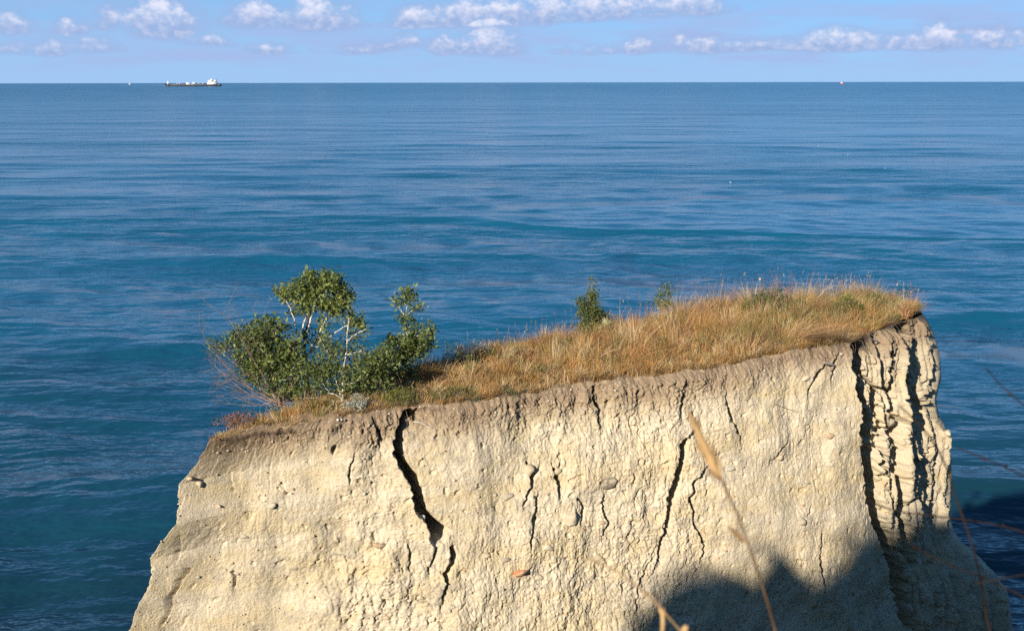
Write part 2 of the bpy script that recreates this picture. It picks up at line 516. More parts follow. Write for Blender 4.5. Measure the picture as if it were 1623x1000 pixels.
back = curve_pts(BACK, NB)
_rx = front[:, 0] * 2.2
_tap = np.sin(np.pi * np.linspace(0, 1, NF)) ** .35
_rag = (.11 * perlin(_rx * .8, _rx * 0 + .3) + .04 * perlin(_rx * 2.6, _rx * 0 + 4.3) + .022 * perlin(_rx * 9, _rx * 0 + 7.3)) * _tap
front[:, 0] += .40 * _rag; front[:, 1] -= .916 * _rag
front[:, 2] += (.045 * perlin(_rx * 1.1, _rx * 0 + 9.3) + .022 * perlin(_rx * 5, _rx * 0 + 12.3)) * _tap
LEFT_SIL = np.array([(698, 332), (715, 318), (745, 300), (765, 283), (782, 285), (800, 287), (825, 292), (845, 278), (860, 265), (880, 247), (893, 251), (905, 250), (930, 240), (960, 225), (1000, 205), (1100, 160), (1400, 60), (3000, -300)], float)
RIGHT_SIL = np.array([(503, 1452), (530, 1464), (560, 1475), (600, 1480), (640, 1476), (665, 1482), (690, 1492), (720, 1495), (800, 1497), (850, 1501), (870, 1518), (890, 1545), (915, 1572), (940, 1590), (1000, 1598), (1100, 1640), (1400, 1750), (3000, 2100)], float)

CRACKS = [  # (points (y, x), width px, depth m, lip m)
    ([(640, 647), (660, 640), (690, 632), (715, 630), (735, 637), (755, 652), (785, 661), (810, 667), (828, 684), (840, 697), (858, 694)],
     [4, 7, 12, 13, 15, 17, 17, 16, 20, 27, 14], .50, .13),
    ([(838, 694), (850, 690), (862, 686)], [10, 18, 4], .3, .02),
    ([(866, 714), (880, 719), (895, 714), (910, 708), (930, 704), (950, 700)], [6, 9, 9, 6, 4, 1], .25, .05),
    ([(600, 1085), (625, 1078), (655, 1074)], [3, 3, 1], .10, .02),
    ([(672, 1100), (690, 1085), (700, 1080), (745, 1070), (790, 1063), (830, 1056), (870, 1048), (900, 1040)], [1, 3, 11, 13, 11, 7, 4, 1], .45, .05),
    ([(720, 1135), (738, 1118), (760, 1102), (790, 1092), (815, 1096), (840, 1105), (862, 1114), (885, 1111)], [2, 4, 5, 5, 4, 3, 3, 2], .25, .03),
    ([(622, 1148), (645, 1152), (670, 1160), (695, 1169)], [2, 5, 5, 2], .2, .03),
    ([(612, 940), (632, 944), (648, 951), (672, 953)], [3, 5, 5, 2], .2, .04),
    ([(736, 838), (752, 846), (770, 845), (785, 836), (800, 828)], [3, 5, 4, 4, 2], .18, .03),
    ([(783, 853), (810, 851), (840, 845), (865, 840)], [2, 4, 3, 2], .15, .02),
    ([(744, 880), (765, 889), (790, 884)], [3, 5, 3], .18, .04),
    ([(735, 893), (755, 880), (775, 888)], [2, 4, 2], .15, .02),
    ([(790, 918), (802, 923), (830, 919)], [2, 4, 2], .12, .02),
    ([(785, 957), (805, 957), (828, 963), (850, 956)], [2, 3, 4, 2], .14, .03),
    ([(568, 1308), (590, 1296), (608, 1286), (628, 1278)], [3, 6, 5, 2], .2, .03),
    ([(560, 1328), (580, 1322), (600, 1318)], [2, 4, 2], .12, .02),
    ([(660, 590), (685, 597), (705, 602)], [2, 4, 2], .12, .03),
    ([(715, 558), (745, 553), (765, 551)], [1, 2, 1], .05, .01),
    ([(860, 645), (890, 650), (905, 648)], [1, 3, 1], .08, .02),
    ([(868, 690), (890, 684), (905, 678)], [3, 3, 1], .10, .02),
    ([(900, 296), (925, 288), (950, 276), (990, 262)], [5, 6, 3, 3], .15, .04),
    ([(840, 292), (870, 290), (890, 286)], [2, 4, 2], .1, .03),
    ([(905, 370), (930, 372)], [3, 2], .08, .02),
    ([(870, 1040), (920, 1020), (970, 1010)], [1, 2, 3], .06, .02),
    ([(845, 1300), (900, 1298), (930, 1304)], [2, 4, 2], .12, .02),
    ([(700, 1245), (715, 1230), (728, 1220)], [2, 3, 2], .1, .02),
    ([(560, 800), (640, 795)], [1, 1], .02, .0),
    # the return behind the big corner and the flutes right of it
    ([(535, 1352), (575, 1354), (600, 1358), (640, 1366), (690, 1370), (740, 1376), (790, 1382), (830, 1390), (870, 1406), (930, 1424), (1000, 1440)],
     [8, 14, 16, 20, 22, 22, 20, 20, 22, 24, 24], .42, .10),
    ([(522, 1366), (560, 1369), (595, 1371), (605, 1380), (619, 1389), (648, 1389), (670, 1393), (720, 1395), (760, 1398)], [10, 8, 5, 6, 11, 10, 8, 7, 3], .28, .06),
    ([(535, 1404), (560, 1404), (595, 1409), (624, 1412), (653, 1410), (670, 1418), (696, 1413), (744, 1417), (786, 1423), (814, 1424), (846, 1430), (900, 1440)],
     [4, 5, 6, 8, 9, 16, 12, 13, 15, 15, 17, 18], .36, .08),
    ([(535, 1422), (557, 1426), (595, 1432), (622, 1431), (650, 1430), (667, 1435), (700, 1443), (728, 1445), (750, 1449), (789, 1442), (805, 1434)],
     [7, 6, 8, 9, 6, 6, 7, 7, 5, 4, 2], .26, .06),
    ([(547, 1433), (581, 1439), (610, 1447), (640, 1443), (700, 1452), (728, 1457), (773, 1453), (818, 1453), (850, 1449)], [4, 5, 6, 4, 4, 7, 6, 4, 2], .22, .05),
    ([(615, 1461), (634, 1463), (662, 1469), (690, 1467), (725, 1460), (745, 1458)], [4, 6, 7, 6, 4, 2], .22, .05),
    ([(590, 1477), (633, 1473), (650, 1470)], [5, 6, 2], .2, .03),
    ([(790, 1484), (805, 1480), (830, 1481)], [2, 3, 2], .1, .02),
    ([(690, 1479), (740, 1476), (770, 1478)], [2, 3, 2], .1, .02),
]
PITS = [(1433, 521, 13, 12, .35), (1420, 530, 7, 8, .25), (1338, 540, 9, 12, .25), (1368, 528, 7, 9, .22), (300, 903, 6, 5, .12), (362, 778, 3, 4, .08), (531, 712, 5, 9, .1),
        (377, 710, 4, 5, .08), (604, 862, 7, 5, .08), (552, 752, 3, 3, .06), (455, 783, 4, 2, .05), (443, 776, 2, 2, .05), (1166, 851, 3, 3, .0),
        (590, 765, 2, 2, .05), (648, 655, 10, 10, .14), (662, 660, 6, 14, .12), (885, 620, 5, 6, .06), (968, 640, 5, 4, .06), (1010, 622, 5, 5, .06)]

def build_wall():
    d = np.concatenate([np.linspace(0, .3, 34), np.linspace(.3, 3.1, 262)[1:], np.linspace(3.1, 4.9, 110)[1:], 4.9 + 12.6 * np.linspace(0, 1, 30)[1:] ** 1.5])
    d = d.astype(np.float32)
    nd = len(d)
    bk = back[1:-1][::-1]                                # from the right end round the back to the left tip
    rim = np.concatenate([front, bk])
    nu = len(rim)
    s = np.concatenate([[0], np.cumsum(np.linalg.norm(np.diff(rim[:, :2], axis=0), axis=1))])
    # outward direction: the broad face shares one, the ends turn
    nf = np.array([0.40, -0.916]); nb = -nf
    n2 = np.zeros((nu, 2))
    for i in range(nu):
        if i < NF:
            f = i / (NF - 1)
            a_l = sstep(f, 0.0, .16); a_r = sstep(f, .86, 1.0)
            ang = math.atan2(nf[1], nf[0]) - (1 - a_l) * math.radians(75) + a_r * math.radians(50)
        else:
            f = (i - NF) / (nu - NF)
            ang = math.atan2(nf[1], nf[0]) + math.radians(50) + sstep(f, 0, .14) * math.radians(130) + sstep(f, .86, 1.0) * math.radians(105)
        n2[i] = (math.cos(ang), math.sin(ang))
    dist_l = np.minimum(s, s[-1] - s + .0)
    wl = 1 - sstep(dist_l, .25, 3.2)
    s_r = s[NF - 1]
    wr = 1 - sstep(np.abs(s - s_r), .15, 1.5)
    tip, end = rim[0], rim[NF - 1]
    def lateral(table, base):
        out = np.zeros(nd)
        for i, dd in enumerate(d):
            # fixed point: row of this depth -> picture row -> silhouette
            Yb = base[1]
            v = (np.array([[base[0], Yb, base[2] - dd]]))
            _, py = project(v)
            px = np.interp(py[0], table[:, 0], table[:, 1])
            out[i] = P(px, py[0], Yb)[0] - base[0]
        return out
    dl = lateral(LEFT_SIL, tip); drr = lateral(RIGHT_SIL, end)
    o = .13 * d + .13 * (1 - np.exp(-d / .2))
    free = (1 - wl) * (1 - wr)
    X = rim[None, :, 0] + n2[None, :, 0] * o[:, None] * free[None] + dl[:, None] * wl[None] + drr[:, None] * wr[None]
    Y = rim[None, :, 1] + n2[None, :, 1] * o[:, None] * (.25 + .75 * free[None])
    Z = rim[None, :, 2] - d[:, None] * np.ones((1, nu))
    rg_ = np.zeros(nu); rg_[:NF] = _rag
    fade_ = (1 - np.exp(-d / .16))[:, None]
    X = X - .40 * rg_[None] * fade_; Y = Y + .916 * rg_[None] * fade_
    X, Y, Z = (a.astype(np.float32) for a in (X, Y, Z))
    px, py = project(np.stack([X, Y, Z], -1).reshape(-1, 3))
    px = px.reshape(X.shape); py = py.reshape(X.shape)
    vis = np.zeros_like(px); vis[:, :NF] = 1
    D = d[:, None] * np.ones_like(X)
    ramp = sstep(D, 0.0, .12)
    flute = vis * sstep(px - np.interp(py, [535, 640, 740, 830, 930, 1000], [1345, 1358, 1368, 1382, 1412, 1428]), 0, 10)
    rough = np.clip(.30 + .38 * lowres(lambda a, b, c: perlin(a * .55 + 4, b * .55, c * .55), X, Y, Z, st=8) + .45 * np.exp(-((px - 590) / 50) ** 2) + .45 * np.exp(-((px - 890) / 75) ** 2) + .42 * np.exp(-((px - 1060) / 75) ** 2) + .08 * sstep(py, 830, 930) + .5 * flute + .6 * np.exp(-(D / .38) ** 2), .16, 1.35)
    disp = .11 * lowres(lambda a, b, c: fbm(a * .8 + 3, b * .8, c * .62, 3), X, Y, Z, st=6)
    # vertical ribs and hollows, clods, crumbs
    disp += rough * .048 * lowres(lambda a, b, c: fbm(a * 3.1, b * 3.1, c * 1.7 + 3, 3), X, Y, Z, st=3)
    r1 = 1 - np.abs(fbm(X * 6.5, Y * 6.5, Z * 4.0 + 9, 2)) * 2
    disp += rough * .009 * r1
    # flaked plates with sharp edges
    def terrace(v, steps, sharp=.16):
        q = v * steps; f0 = np.floor(q)
        return (f0 + sstep(q - f0, .5 - sharp, .5 + sharp)) / steps
    t1 = fbm(X * 3.6 + 7, Y * 3.6, Z * 2.6, 3)
    disp += rough * (1 - .6 * flute) * .060 * (terrace(t1, 3.0) - .55 * t1)
    t2 = fbm(X * 11 + 3, Y * 11, Z * 7.5, 2)
    disp += rough * (1 - .6 * flute) * .034 * (terrace(t2, 2.4, .2) - .5 * t2)
    r2 = np.abs(fbm(X * 17, Y * 17, Z * 12 + 2, 2))
    disp += rough * .020 * (r2 - .3)
    disp += (.22 + .75 * rough) * .0085 * fbm(X * 34, Y * 34, Z * 28, 2)
    # fine rain rills
    Uw = X * .92 + Y * .39
    rl = perlin(Uw * 15 + .25 * lowres(lambda a, b, c: perlin(a * 5, b * 5, c * 4), X, Y, Z, st=2), Uw * 0 + 2.7, Z * 1.3)
    disp -= .009 * sstep(np.abs(rl), .10, .0) * sstep(lowres(lambda a, b, c: perlin(a * 1.2 + 60, b * 1.2, c * .8), X, Y, Z, st=8), -.2, .35)
    # small pock marks
    pk = perlin(X * 8.5 + 40, Y * 8.5, Z * 8.5)
    disp -= .035 * sstep(pk, .52, .64) * (.5 + .5 * rough)
    # hairline cracks, mostly upright
    w6 = lowres(lambda a, b, c: perlin(a * 6, b * 6, c * 5), X, Y, Z, st=2)
    w9 = lowres(lambda a, b, c: perlin(a * 9, b * 9, c * 8), X, Y, Z, st=2)
    cn = perlin(X * 2.4 + .4 * w6, Y * 2.4, Z * .75 + .25 * w9)
    msk = sstep(lowres(lambda a, b, c: perlin(a * .9 + 8, b * .9, c * .9), X, Y, Z, st=8), .02, .3) * rough
    disp -= .055 * msk * np.exp(-(cn / .022) ** 2) * sstep(w6, -.25, .2)
    cn2 = perlin(X * 4.6 + .5 * w9, Y * 4.6, Z * 1.6 + 20)
    msk2 = sstep(lowres(lambda a, b, c: perlin(a * 1.3 - 8, b * 1.3, c * 1.3), X, Y, Z, st=8), .05, .3) * rough
    disp -= .028 * msk2 * np.exp(-(cn2 / .04) ** 2) * sstep(w9, -.1, .3)
    # flutes
    U = X * .72 + Y * .69
    fl = perlin(U * 5.2 + .10 * w6, U * 0 + 3.3, Z * .33)
    fl2 = perlin(U * 12 + .12 * w9, U * 0 + 8.3, Z * .8)
    disp += flute * (.17 * terrace(fl, 2.6, .10) + .05 * terrace(fl2, 2.0, .12) - .04 - .012 * rough * t1)
    nt_ = perlin(U * 8 + .3 * w9, U * 0 + 1.3, Z * 4.2)
    disp -= flute * .07 * sstep(nt_, .36, .46)
    disp += flute * .02 * sstep(nt_, -.30, -.42)
    disp -= flute * .09 * np.exp(-((px - 1352) / 40.0) ** 2) 
    # named cracks
    w14 = perlin(X * 14, Y * 14, Z * 14)
    jlow = 3.0 * lowres(lambda a, b, c: fbm(a * 5, b * 5, c * 5 + 31, 2), X, Y, Z, st=2)
    jx = 4.0 * lowres(lambda a, b, c: fbm(a * 6, b * 6, c * 6 + 31, 2), X, Y, Z, st=2) + 1.5 * w14 + .8 * perlin(X * 34, Y * 34, Z * 34)
    for pts, wd, dep, lip in CRACKS:
        ys = np.array([p[0] for p in pts], float); xs = np.array([p[1] for p in pts], float)
        wy_ = (py > ys[0] - 30) & (py < ys[-1] + 35) & (px > xs.min() - 150) & (px < xs.max() + 120) & (vis > 0)
        px_, py_, jx_, w14_ = (q[wy_] for q in (px, py, (jx if dep < .3 else jlow + .25 * jx), w14))
        cx = np.interp(py_, ys, xs); w = np.interp(py_, ys, np.array(wd, float)) * (1 + .22 * w14_)
        endf = sstep(py_, ys[0] - 3, ys[0] + 5) * (1 - sstep(py_, ys[-1] - 8, ys[-1] + 3))
        sx = px_ - cx + jx_
        inside = 1 - sstep(np.abs(sx), w * .34, w * .66 + .6)
        lipf = np.where(sx < 0, lip * np.exp(np.minimum(sx, 0) / 34.0), -.35 * lip * np.exp(-np.maximum(sx, 0) / 26.0))
        wide = sstep(py_, ys[0] - 25, ys[0] + 20) * (1 - sstep(py_, ys[-1] - 20, ys[-1] + 30))
        disp[wy_] += lipf * wide * (1 - inside) - dep * inside * endf
    for cx, cy, rx, ry, dep in PITS:
        q = np.hypot((px - cx + jx) / rx, (py - cy + jx * .7) / ry)
        disp -= dep * (1 - sstep(q, .65, 1.05)) * vis
    disp *= ramp
    disp = disp * np.where(vis > 0, 1, .8)
    nx = n2[None, :, 0] * np.ones_like(X); ny = n2[None, :, 1] * np.ones_like(X)
    X = X + nx * disp; Y = Y + ny * disp
    Z = Z + ramp * .012 * fbm(X * 12, Y * 12 + 5, Z * 12, 2)
    V = np.stack([X, Y, Z], -1).reshape(-1, 3)
    i, j = np.meshgrid(np.arange(nd - 1), np.arange(nu), indexing='ij')
    jn = (j + 1) % nu
    F = np.stack([i * nu + j, (i + 1) * nu + j, (i + 1) * nu + jn, i * nu + jn], -1).reshape(-1, 4)
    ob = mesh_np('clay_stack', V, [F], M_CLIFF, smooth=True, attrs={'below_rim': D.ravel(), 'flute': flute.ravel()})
    fx, fy = project(V)
    fx = fx.reshape(X.shape); fy = fy.reshape(X.shape)
    return ob, np.stack([X, Y, Z], -1), fx, fy, n2
cliff, WALL, WPX, WPY, WN = build_wall()
tag(cliff, 'pale yellow eroded clay headland block with cracks and grassy top', 'cliff', kind='structure')

def on_wall(px, py):
    sub = (WPX[:, :NF] - px) ** 2 + (WPY[:, :NF] - py) ** 2
    i, j = np.unravel_index(np.argmin(sub), sub.shape)
    lo, hi = max(0, i - 4), min(sub.shape[0], i + 5); jl, jh = max(0, j - 4), min(NF, j + 5)
    p = np.median(WALL[lo:hi, jl:jh].reshape(-1, 3), axis=0)
    p[2] = WALL[i, j][2]; p[0] = WALL[i, j][0]
    return p, np.array([WN[j][0], WN[j][1], .0])

def build_top():
    n, mrow = 420, 60
    fs = np.linspace(0, 1, n)
    def at(c, t):
        s = np.concatenate([[0], np.cumsum(np.linalg.norm(np.diff(c, axis=0), axis=1))]); s /= s[-1]
        return np.stack([np.interp(t, s, c[:, i]) for i in range(3)], -1)
    A = at(front, fs); B = at(back, fs)
    t = np.linspace(0, 1, mrow)[:, None, None]
    G = A[None] * (1 - t) + B[None] * t
    w = np.sin(np.pi * t[..., 0]) ** .6
    G[..., 2] += w * (.05 * fbm(G[..., 0] * .8, G[..., 1] * .8, G[..., 0] * 0 + 2, 3) + .03 * fbm(G[..., 0] * 4, G[..., 1] * 4, G[..., 0] * 0 + 7, 2) + .04)
    i, j = np.meshgrid(np.arange(mrow - 1), np.arange(n - 1), indexing='ij')
    F = np.stack([i * n + j, i * n + j + 1, (i + 1) * n + j + 1, (i + 1) * n + j], -1).reshape(-1, 4)
    o = mesh_np('turf_ground', G.reshape(-1, 3), [F], M_SOIL, parent=None, smooth=True)
    o.parent = cliff
    o['kind'] = 'structure'
    return G
TOP = build_top()
TPX, TPY = project(TOP.reshape(-1, 3)); TPX = TPX.reshape(TOP.shape[:2]); TPY = TPY.reshape(TOP.shape[:2])
def on_top(px, py):
    sub = (TPX - px) ** 2 + (TPY - py) ** 2
    i, j = np.unravel_index(np.argmin(sub), sub.shape)
    return TOP[i, j].copy()

#@@PART2
# ------------------------------------------------------------------ the bluff the photographer stands on (behind and below the view); its hump shades the foot of the stack
SHADE_EDGE = [(1004, 1000), (1032, 976), (1052, 948), (1092, 926), (1132, 920), (1172, 920), (1198, 928), (1217, 905), (1228, 868), (1241, 866), (1252, 925), (1280, 930), (1300, 916),
              (1340, 888), (1384, 868), (1430, 850), (1470, 838), (1498, 830)]
RIDGE_Y = -6.0
def ground_z(x, y):
    return CAM_Z - 1.55 + .10 * np.minimum(x + 3, 0) * 1.6 + .05 * np.maximum(x, 0) - .06 * np.minimum(y, 0) * .6 + .05 * perlin(x * .9, y * .9) + .02 * perlin(x * 4, y * 4)
def edge_y(x):
    return 1.75 + .25 * np.sin(x * .9) - .55 * np.maximum(-x - 2.5, 0)
def build_bluff():
    sk = []
    tv = np.array(TRAVEL)
    for px, py in SHADE_EDGE:
        p, _ = on_wall(px, py)
        t = (p[1] - RIDGE_Y) / tv[1]
        q = p - tv * t
        sk.append((q[0], q[2]))
    sk = np.array(sk); sk = sk[np.argsort(sk[:, 0])]; sk[:, 1] += np.interp(np.linspace(0, 1, len(sk)), [0, .6, .8, .88, 1], [.10, -.12, -.12, .04, .06])
    xs = np.concatenate([[-40, sk[0, 0] - 3.0, sk[0, 0] - .5], sk[:, 0], [sk[-1, 0] + 1.35, sk[-1, 0] + 1.95, sk[-1, 0] + 4, 30]])
    zs = np.concatenate([[12, sk[0, 1] - 4.0, sk[0, 1] - .9], sk[:, 1], [sk[-1, 1] - .25, CAM_Z + 2.2, CAM_Z + 1.0, CAM_Z + .5]])
    gx = np.unique(np.concatenate([np.linspace(-28, sk[0, 0], 30), np.linspace(sk[0, 0], sk[-1, 0], 150), np.linspace(sk[-1, 0], 40, 80)]))
    gv = np.concatenate([np.linspace(0, .8, 61), np.linspace(.8, 1, 26)[1:]])
    X = np.zeros((len(gv), len(gx))); Y = X.copy(); Z = X.copy()
    for i, v in enumerate(gv):
        X[i] = gx
        ey = edge_y(gx)
        if v <= .8:
            vv = v / .8; Y[i] = np.where(vv < .5, -20 + 14 * vv / .5, RIDGE_Y + (ey - RIDGE_Y) * (vv - .5) / .5)
            g = ground_z(gx, Y[i])
            crest = np.interp(gx, xs, zs)
            dy = Y[i] - RIDGE_Y
            b = np.where(dy > 0, np.clip(1 - dy / 3.2, 0, 1) ** 1.2, 1 - .6 * np.clip(-dy / 14, 0, 1))
            Z[i] = g + np.maximum(crest - g, 0) * b
            Z[i] += 15 * sstep(gx - .35 * (Y[i] + 3), -2.0, 9.0) * sstep(-Y[i], 1.0, 14.0)  # added unseen hillside behind, put in to hold skylight off the stack
        else:
            f = (v - .8) / .2
            zb = Z[60]
            Y[i] = ey + 5.5 * f ** 1.3 + .5 * f * perlin(gx * .7, gx * 0 + 6 * f)
            Z[i] = zb + (-.6 - zb) * f ** .8
    V = np.stack([X, Y, Z], -1).reshape(-1, 3)
    n = len(gx)
    i, j = np.meshgrid(np.arange(len(gv) - 1), np.arange(n - 1), indexing='ij')
    F = np.stack([i * n + j, i * n + j + 1, (i + 1) * n + j + 1, (i + 1) * n + j], -1).reshape(-1, 4)
    o = mesh_np('bluff_terrain', V, [F], M_SOIL, smooth=True)
    tag(o, 'earth bluff and grassy hump the view is taken from, with an added hillside blocking skylight', kind='structure')
    return sk
SKY_LINE = build_bluff()

# ------------------------------------------------------------------ stones set in the clay
def stone_mat(name, c):
    m, k, bs, _ = new_mat(name)
    tc = k.n('ShaderNodeTexCoord').outputs['Object']
    n = k.noise(tc, 30, 5, .6)
    cc = k.mix(n, tuple(v * .68 for v in c), tuple(min(1, v * 1.25) for v in c))
    cc = k.mix(k.m('MULTIPLY', k.ss(k.noise(tc, 14, 5, .6), .45, .62), .75), cc, (.50, .43, .31))      # clay smeared over it
    k.link(cc, bs.inputs['Base Color'])
    bs.inputs['Roughness'].default_value = .9
    k.link(bump(k, k.noise(tc, 70, 4), .5, .01), bs.inputs['Normal'])
    return m
SM = {'cream': stone_mat('cream_stone', (.52, .45, .33)), 'tan': stone_mat('tan_stone', (.46, .375, .25)), 'grey': stone_mat('grey_stone', (.33, .295, .225)),
      'blue': stone_mat('blue_grey_stone', (.34, .33, .30)), 'dark': stone_mat('dark_stone', (.20, .175, .125)), 'orange': stone_mat('ochre_stone', (.46, .31, .18)),
      'brick': stone_mat('fired_clay', (.46, .17, .07)), 'white': stone_mat('shell_white', (.70, .66, .58)), 'brown': stone_mat('brown_stone', (.34, .235, .145))}
def ico(sub):
    t = (1 + 5 ** .5) / 2
    v = [(-1, t, 0), (1, t, 0), (-1, -t, 0), (1, -t, 0), (0, -1, t), (0, 1, t), (0, -1, -t), (0, 1, -t), (t, 0, -1), (t, 0, 1), (-t, 0, -1), (-t, 0, 1)]
    f = [(0, 11, 5), (0, 5, 1), (0, 1, 7), (0, 7, 10), (0, 10, 11), (1, 5, 9), (5, 11, 4), (11, 10, 2), (10, 7, 6), (7, 1, 8), (3, 9, 4), (3, 4, 2), (3, 2, 6), (3, 6, 8), (3, 8, 9), (4, 9, 5), (2, 4, 11), (6, 2, 10), (8, 6, 7), (9, 8, 1)]
    v = [np.array(p) / np.linalg.norm(p) for p in v]
    for _ in range(sub):
        cache, nf = {}, []
        def mid(a, b):
            key = (min(a, b), max(a, b))
            if key not in cache:
                p = v[a] + v[b]; v.append(p / np.linalg.norm(p)); cache[key] = len(v) - 1
            return cache[key]
        for a, b, c in f:
            ab, bc, ca = mid(a, b), mid(b, c), mid(c, a)
            nf += [(a, ab, ca), (b, bc, ab), (c, ca, bc), (ab, bc, ca)]
        f = nf
    return np.array(v), np.array(f)
ICO0 = ico(0); ICO1 = ico(1); ICO2 = ico(2)
def stone_shape(seed, sub=1):
    V, F = ICO1 if sub == 1 else ICO2
    r = np.random.default_rng(seed)
    V = V.copy()
    for _ in range(11):                                  # chipped flats
        n = r.normal(size=3); n /= np.linalg.norm(n)
        h = r.uniform(.42, .85)
        dd = V @ n
        V -= np.outer(np.maximum(dd - h, 0), n)
    V *= (1 + .10 * perlin(V[:, 0] * 2 + seed, V[:, 1] * 2, V[:, 2] * 2))[:, None]
    return V / np.abs(V).max(axis=0), F
STONES = [(700, 884, 17, 20, 'cream', 1.1), (838, 746, 10, 11, 'tan', .7), (758, 788, 9, 6, 'grey', .15), (784, 785, 4, 5, 'grey', .2), (808, 788, 12, 8, 'grey', .12),
          (965, 764, 17, 11, 'dark', .5), (907, 822, 15, 12, 'cream', .75), (885, 747, 8, 7, 'tan', .3), (870, 780, 13, 6, 'tan', .2), (894, 733, 6, 7, 'cream', .3),
          (1318, 690, 8, 5, 'brown', .3), (1274, 766, 13, 3, 'blue', .2), (1270, 828, 10, 9, 'grey', .3), (1160, 742, 9, 5, 'blue', .2), (299, 757, 9, 4, 'orange', .3),
          (315, 767, 6, 6, 'tan', .3), (430, 801, 9, 6, 'grey', .25), (386, 850, 10, 6, 'blue', .15), (458, 832, 7, 3, 'orange', .2), (468, 900, 12, 5, 'grey', .25), (603, 862, 12, 7, 'brown', .3),
          (376, 907, 6, 5, 'grey', .2), (770, 882, 9, 5, 'tan', .25), (803, 887, 11, 5, 'grey', .15), (930, 832, 5, 7, 'brown', .2), (953, 829, 8, 4, 'orange', .2), (869, 868, 12, 6, 'cream', .3),
          (1098, 905, 7, 6, 'dark', .25), (1404, 671, 18, 11, 'cream', .55), (1384, 670, 10, 8, 'cream', .5), (1502, 684, 11, 6, 'cream', .9), (1499, 706, 6, 4, 'cream', .7),
          (897, 975, 6, 4, 'orange', .25), (671, 822, 5, 5, 'white', .6), (852, 914, 11, 6, 'cream', .4), (586, 858, 6, 4, 'orange', .2), (495, 893, 6, 3, 'orange', .2), (365, 893, 6, 3, 'orange', .2),
          (1235, 724, 7, 6, 'tan', .2), (1277, 600, 10, 5, 'cream', .4), (440, 765, 6, 3, 'tan', .2), (612, 978, 8, 6, 'brown', .25), (720, 960, 7, 4, 'grey', .2), (1005, 905, 7, 5, 'grey', .2),
          (905, 700, 8, 3, 'cream', .25), (1190, 640, 6, 3, 'cream', .25), (536, 818, 6, 4, 'grey', .2), (345, 803, 6, 3, 'orange', .2)]
for n_, (px, py, rx, ry, c, out) in enumerate(STONES):
    p, nn = on_wall(px, py)
    sc = p[1] / .94 / FPX
    V, F = stone_shape(100 + n_, 2 if rx * ry > 120 else 1)
    dpt = .75 * min(rx, ry) * sc + .01
    tang = np.array([-nn[1], nn[0], 0.0])
    a = random.uniform(-.35, .35)
    u = V[:, 0] * rx * sc * 1.05; w = V[:, 2] * ry * sc * 1.05
    W = np.outer(u * math.cos(a) - w * math.sin(a), tang) + np.outer(V[:, 1] * dpt, nn) + np.outer(u * math.sin(a) + w * math.cos(a), [0, 0, 1])
    o = mesh_np('stone', W, [F], SM[c])
    o.location = p + nn * (dpt * (out * .8 - .5))
    o.parent = cliff
# the fired-clay shard: a short flat bar
p, nn = on_wall(825, 907)
sc = p[1] / .94 / FPX
t_ = np.array([-nn[1], nn[0], 0.0])
prof = [(-12, -3), (-10, -4.5), (2, -4), (11, -4.2), (12.5, -1), (11.5, 3.8), (3, 4.4), (-8, 3.6), (-12.5, 2)]
Vb = np.array([t_ * x * sc + np.array([0, 0, 1]) * y * sc + nn * d_ for d_ in (-.05, .028) for x, y in prof])
nb_ = len(prof)
Fq = np.array([(i, (i + 1) % nb_, nb_ + (i + 1) % nb_, nb_ + i) for i in range(nb_)])
Ft = np.array([(nb_, nb_ + i, nb_ + i + 1) for i in range(1, nb_ - 1)])
o = mesh_np('brick_fragment', Vb, [Fq, Ft], SM['brick'])
o.location = p + nn * .012
o.parent = cliff
o['label'] = 'small orange fired clay shard'
# grit: hundreds of pebbles and crumbs too small to pick out one by one
gv, gf, gc = [], [], []
for i in range(1500):
    px, py = random.uniform(230, 1480), random.uniform(560, 995)
    j = int(np.argmin((WPX[150, :NF] - px) ** 2))
    ii = int(np.argmin(np.abs(WPY[:, j] - py)))
    if ii < 6 or ii > 395: continue
    p = WALL[ii, j]; nn = np.array([WN[j][0], WN[j][1], 0])
    V, F = ICO0
    r = .006 + .013 * random.random() ** 3
    W = V * r * np.array([random.uniform(.8, 1.7), 1, random.uniform(.6, 1.1)]) * RNG.uniform(.75, 1.2, (12, 1)) + p + nn * r * .2
    gf.append(F + 12 * len(gv)); gv.append(W)
    c = random.choice([(.55, .47, .33), (.44, .35, .22), (.30, .26, .20), (.62, .56, .45), (.42, .25, .13), (.36, .33, .28), (.5, .42, .29)])
    gc.append(np.tile(c, (12, 1)))
M_GRIT = attr_mat('grit', .95, 0, .1)
o = mesh_np('gravel', np.concatenate(gv), [np.concatenate(gf)], M_GRIT, cols=np.concatenate(gc))
o.parent = cliff; o['kind'] = 'stuff'

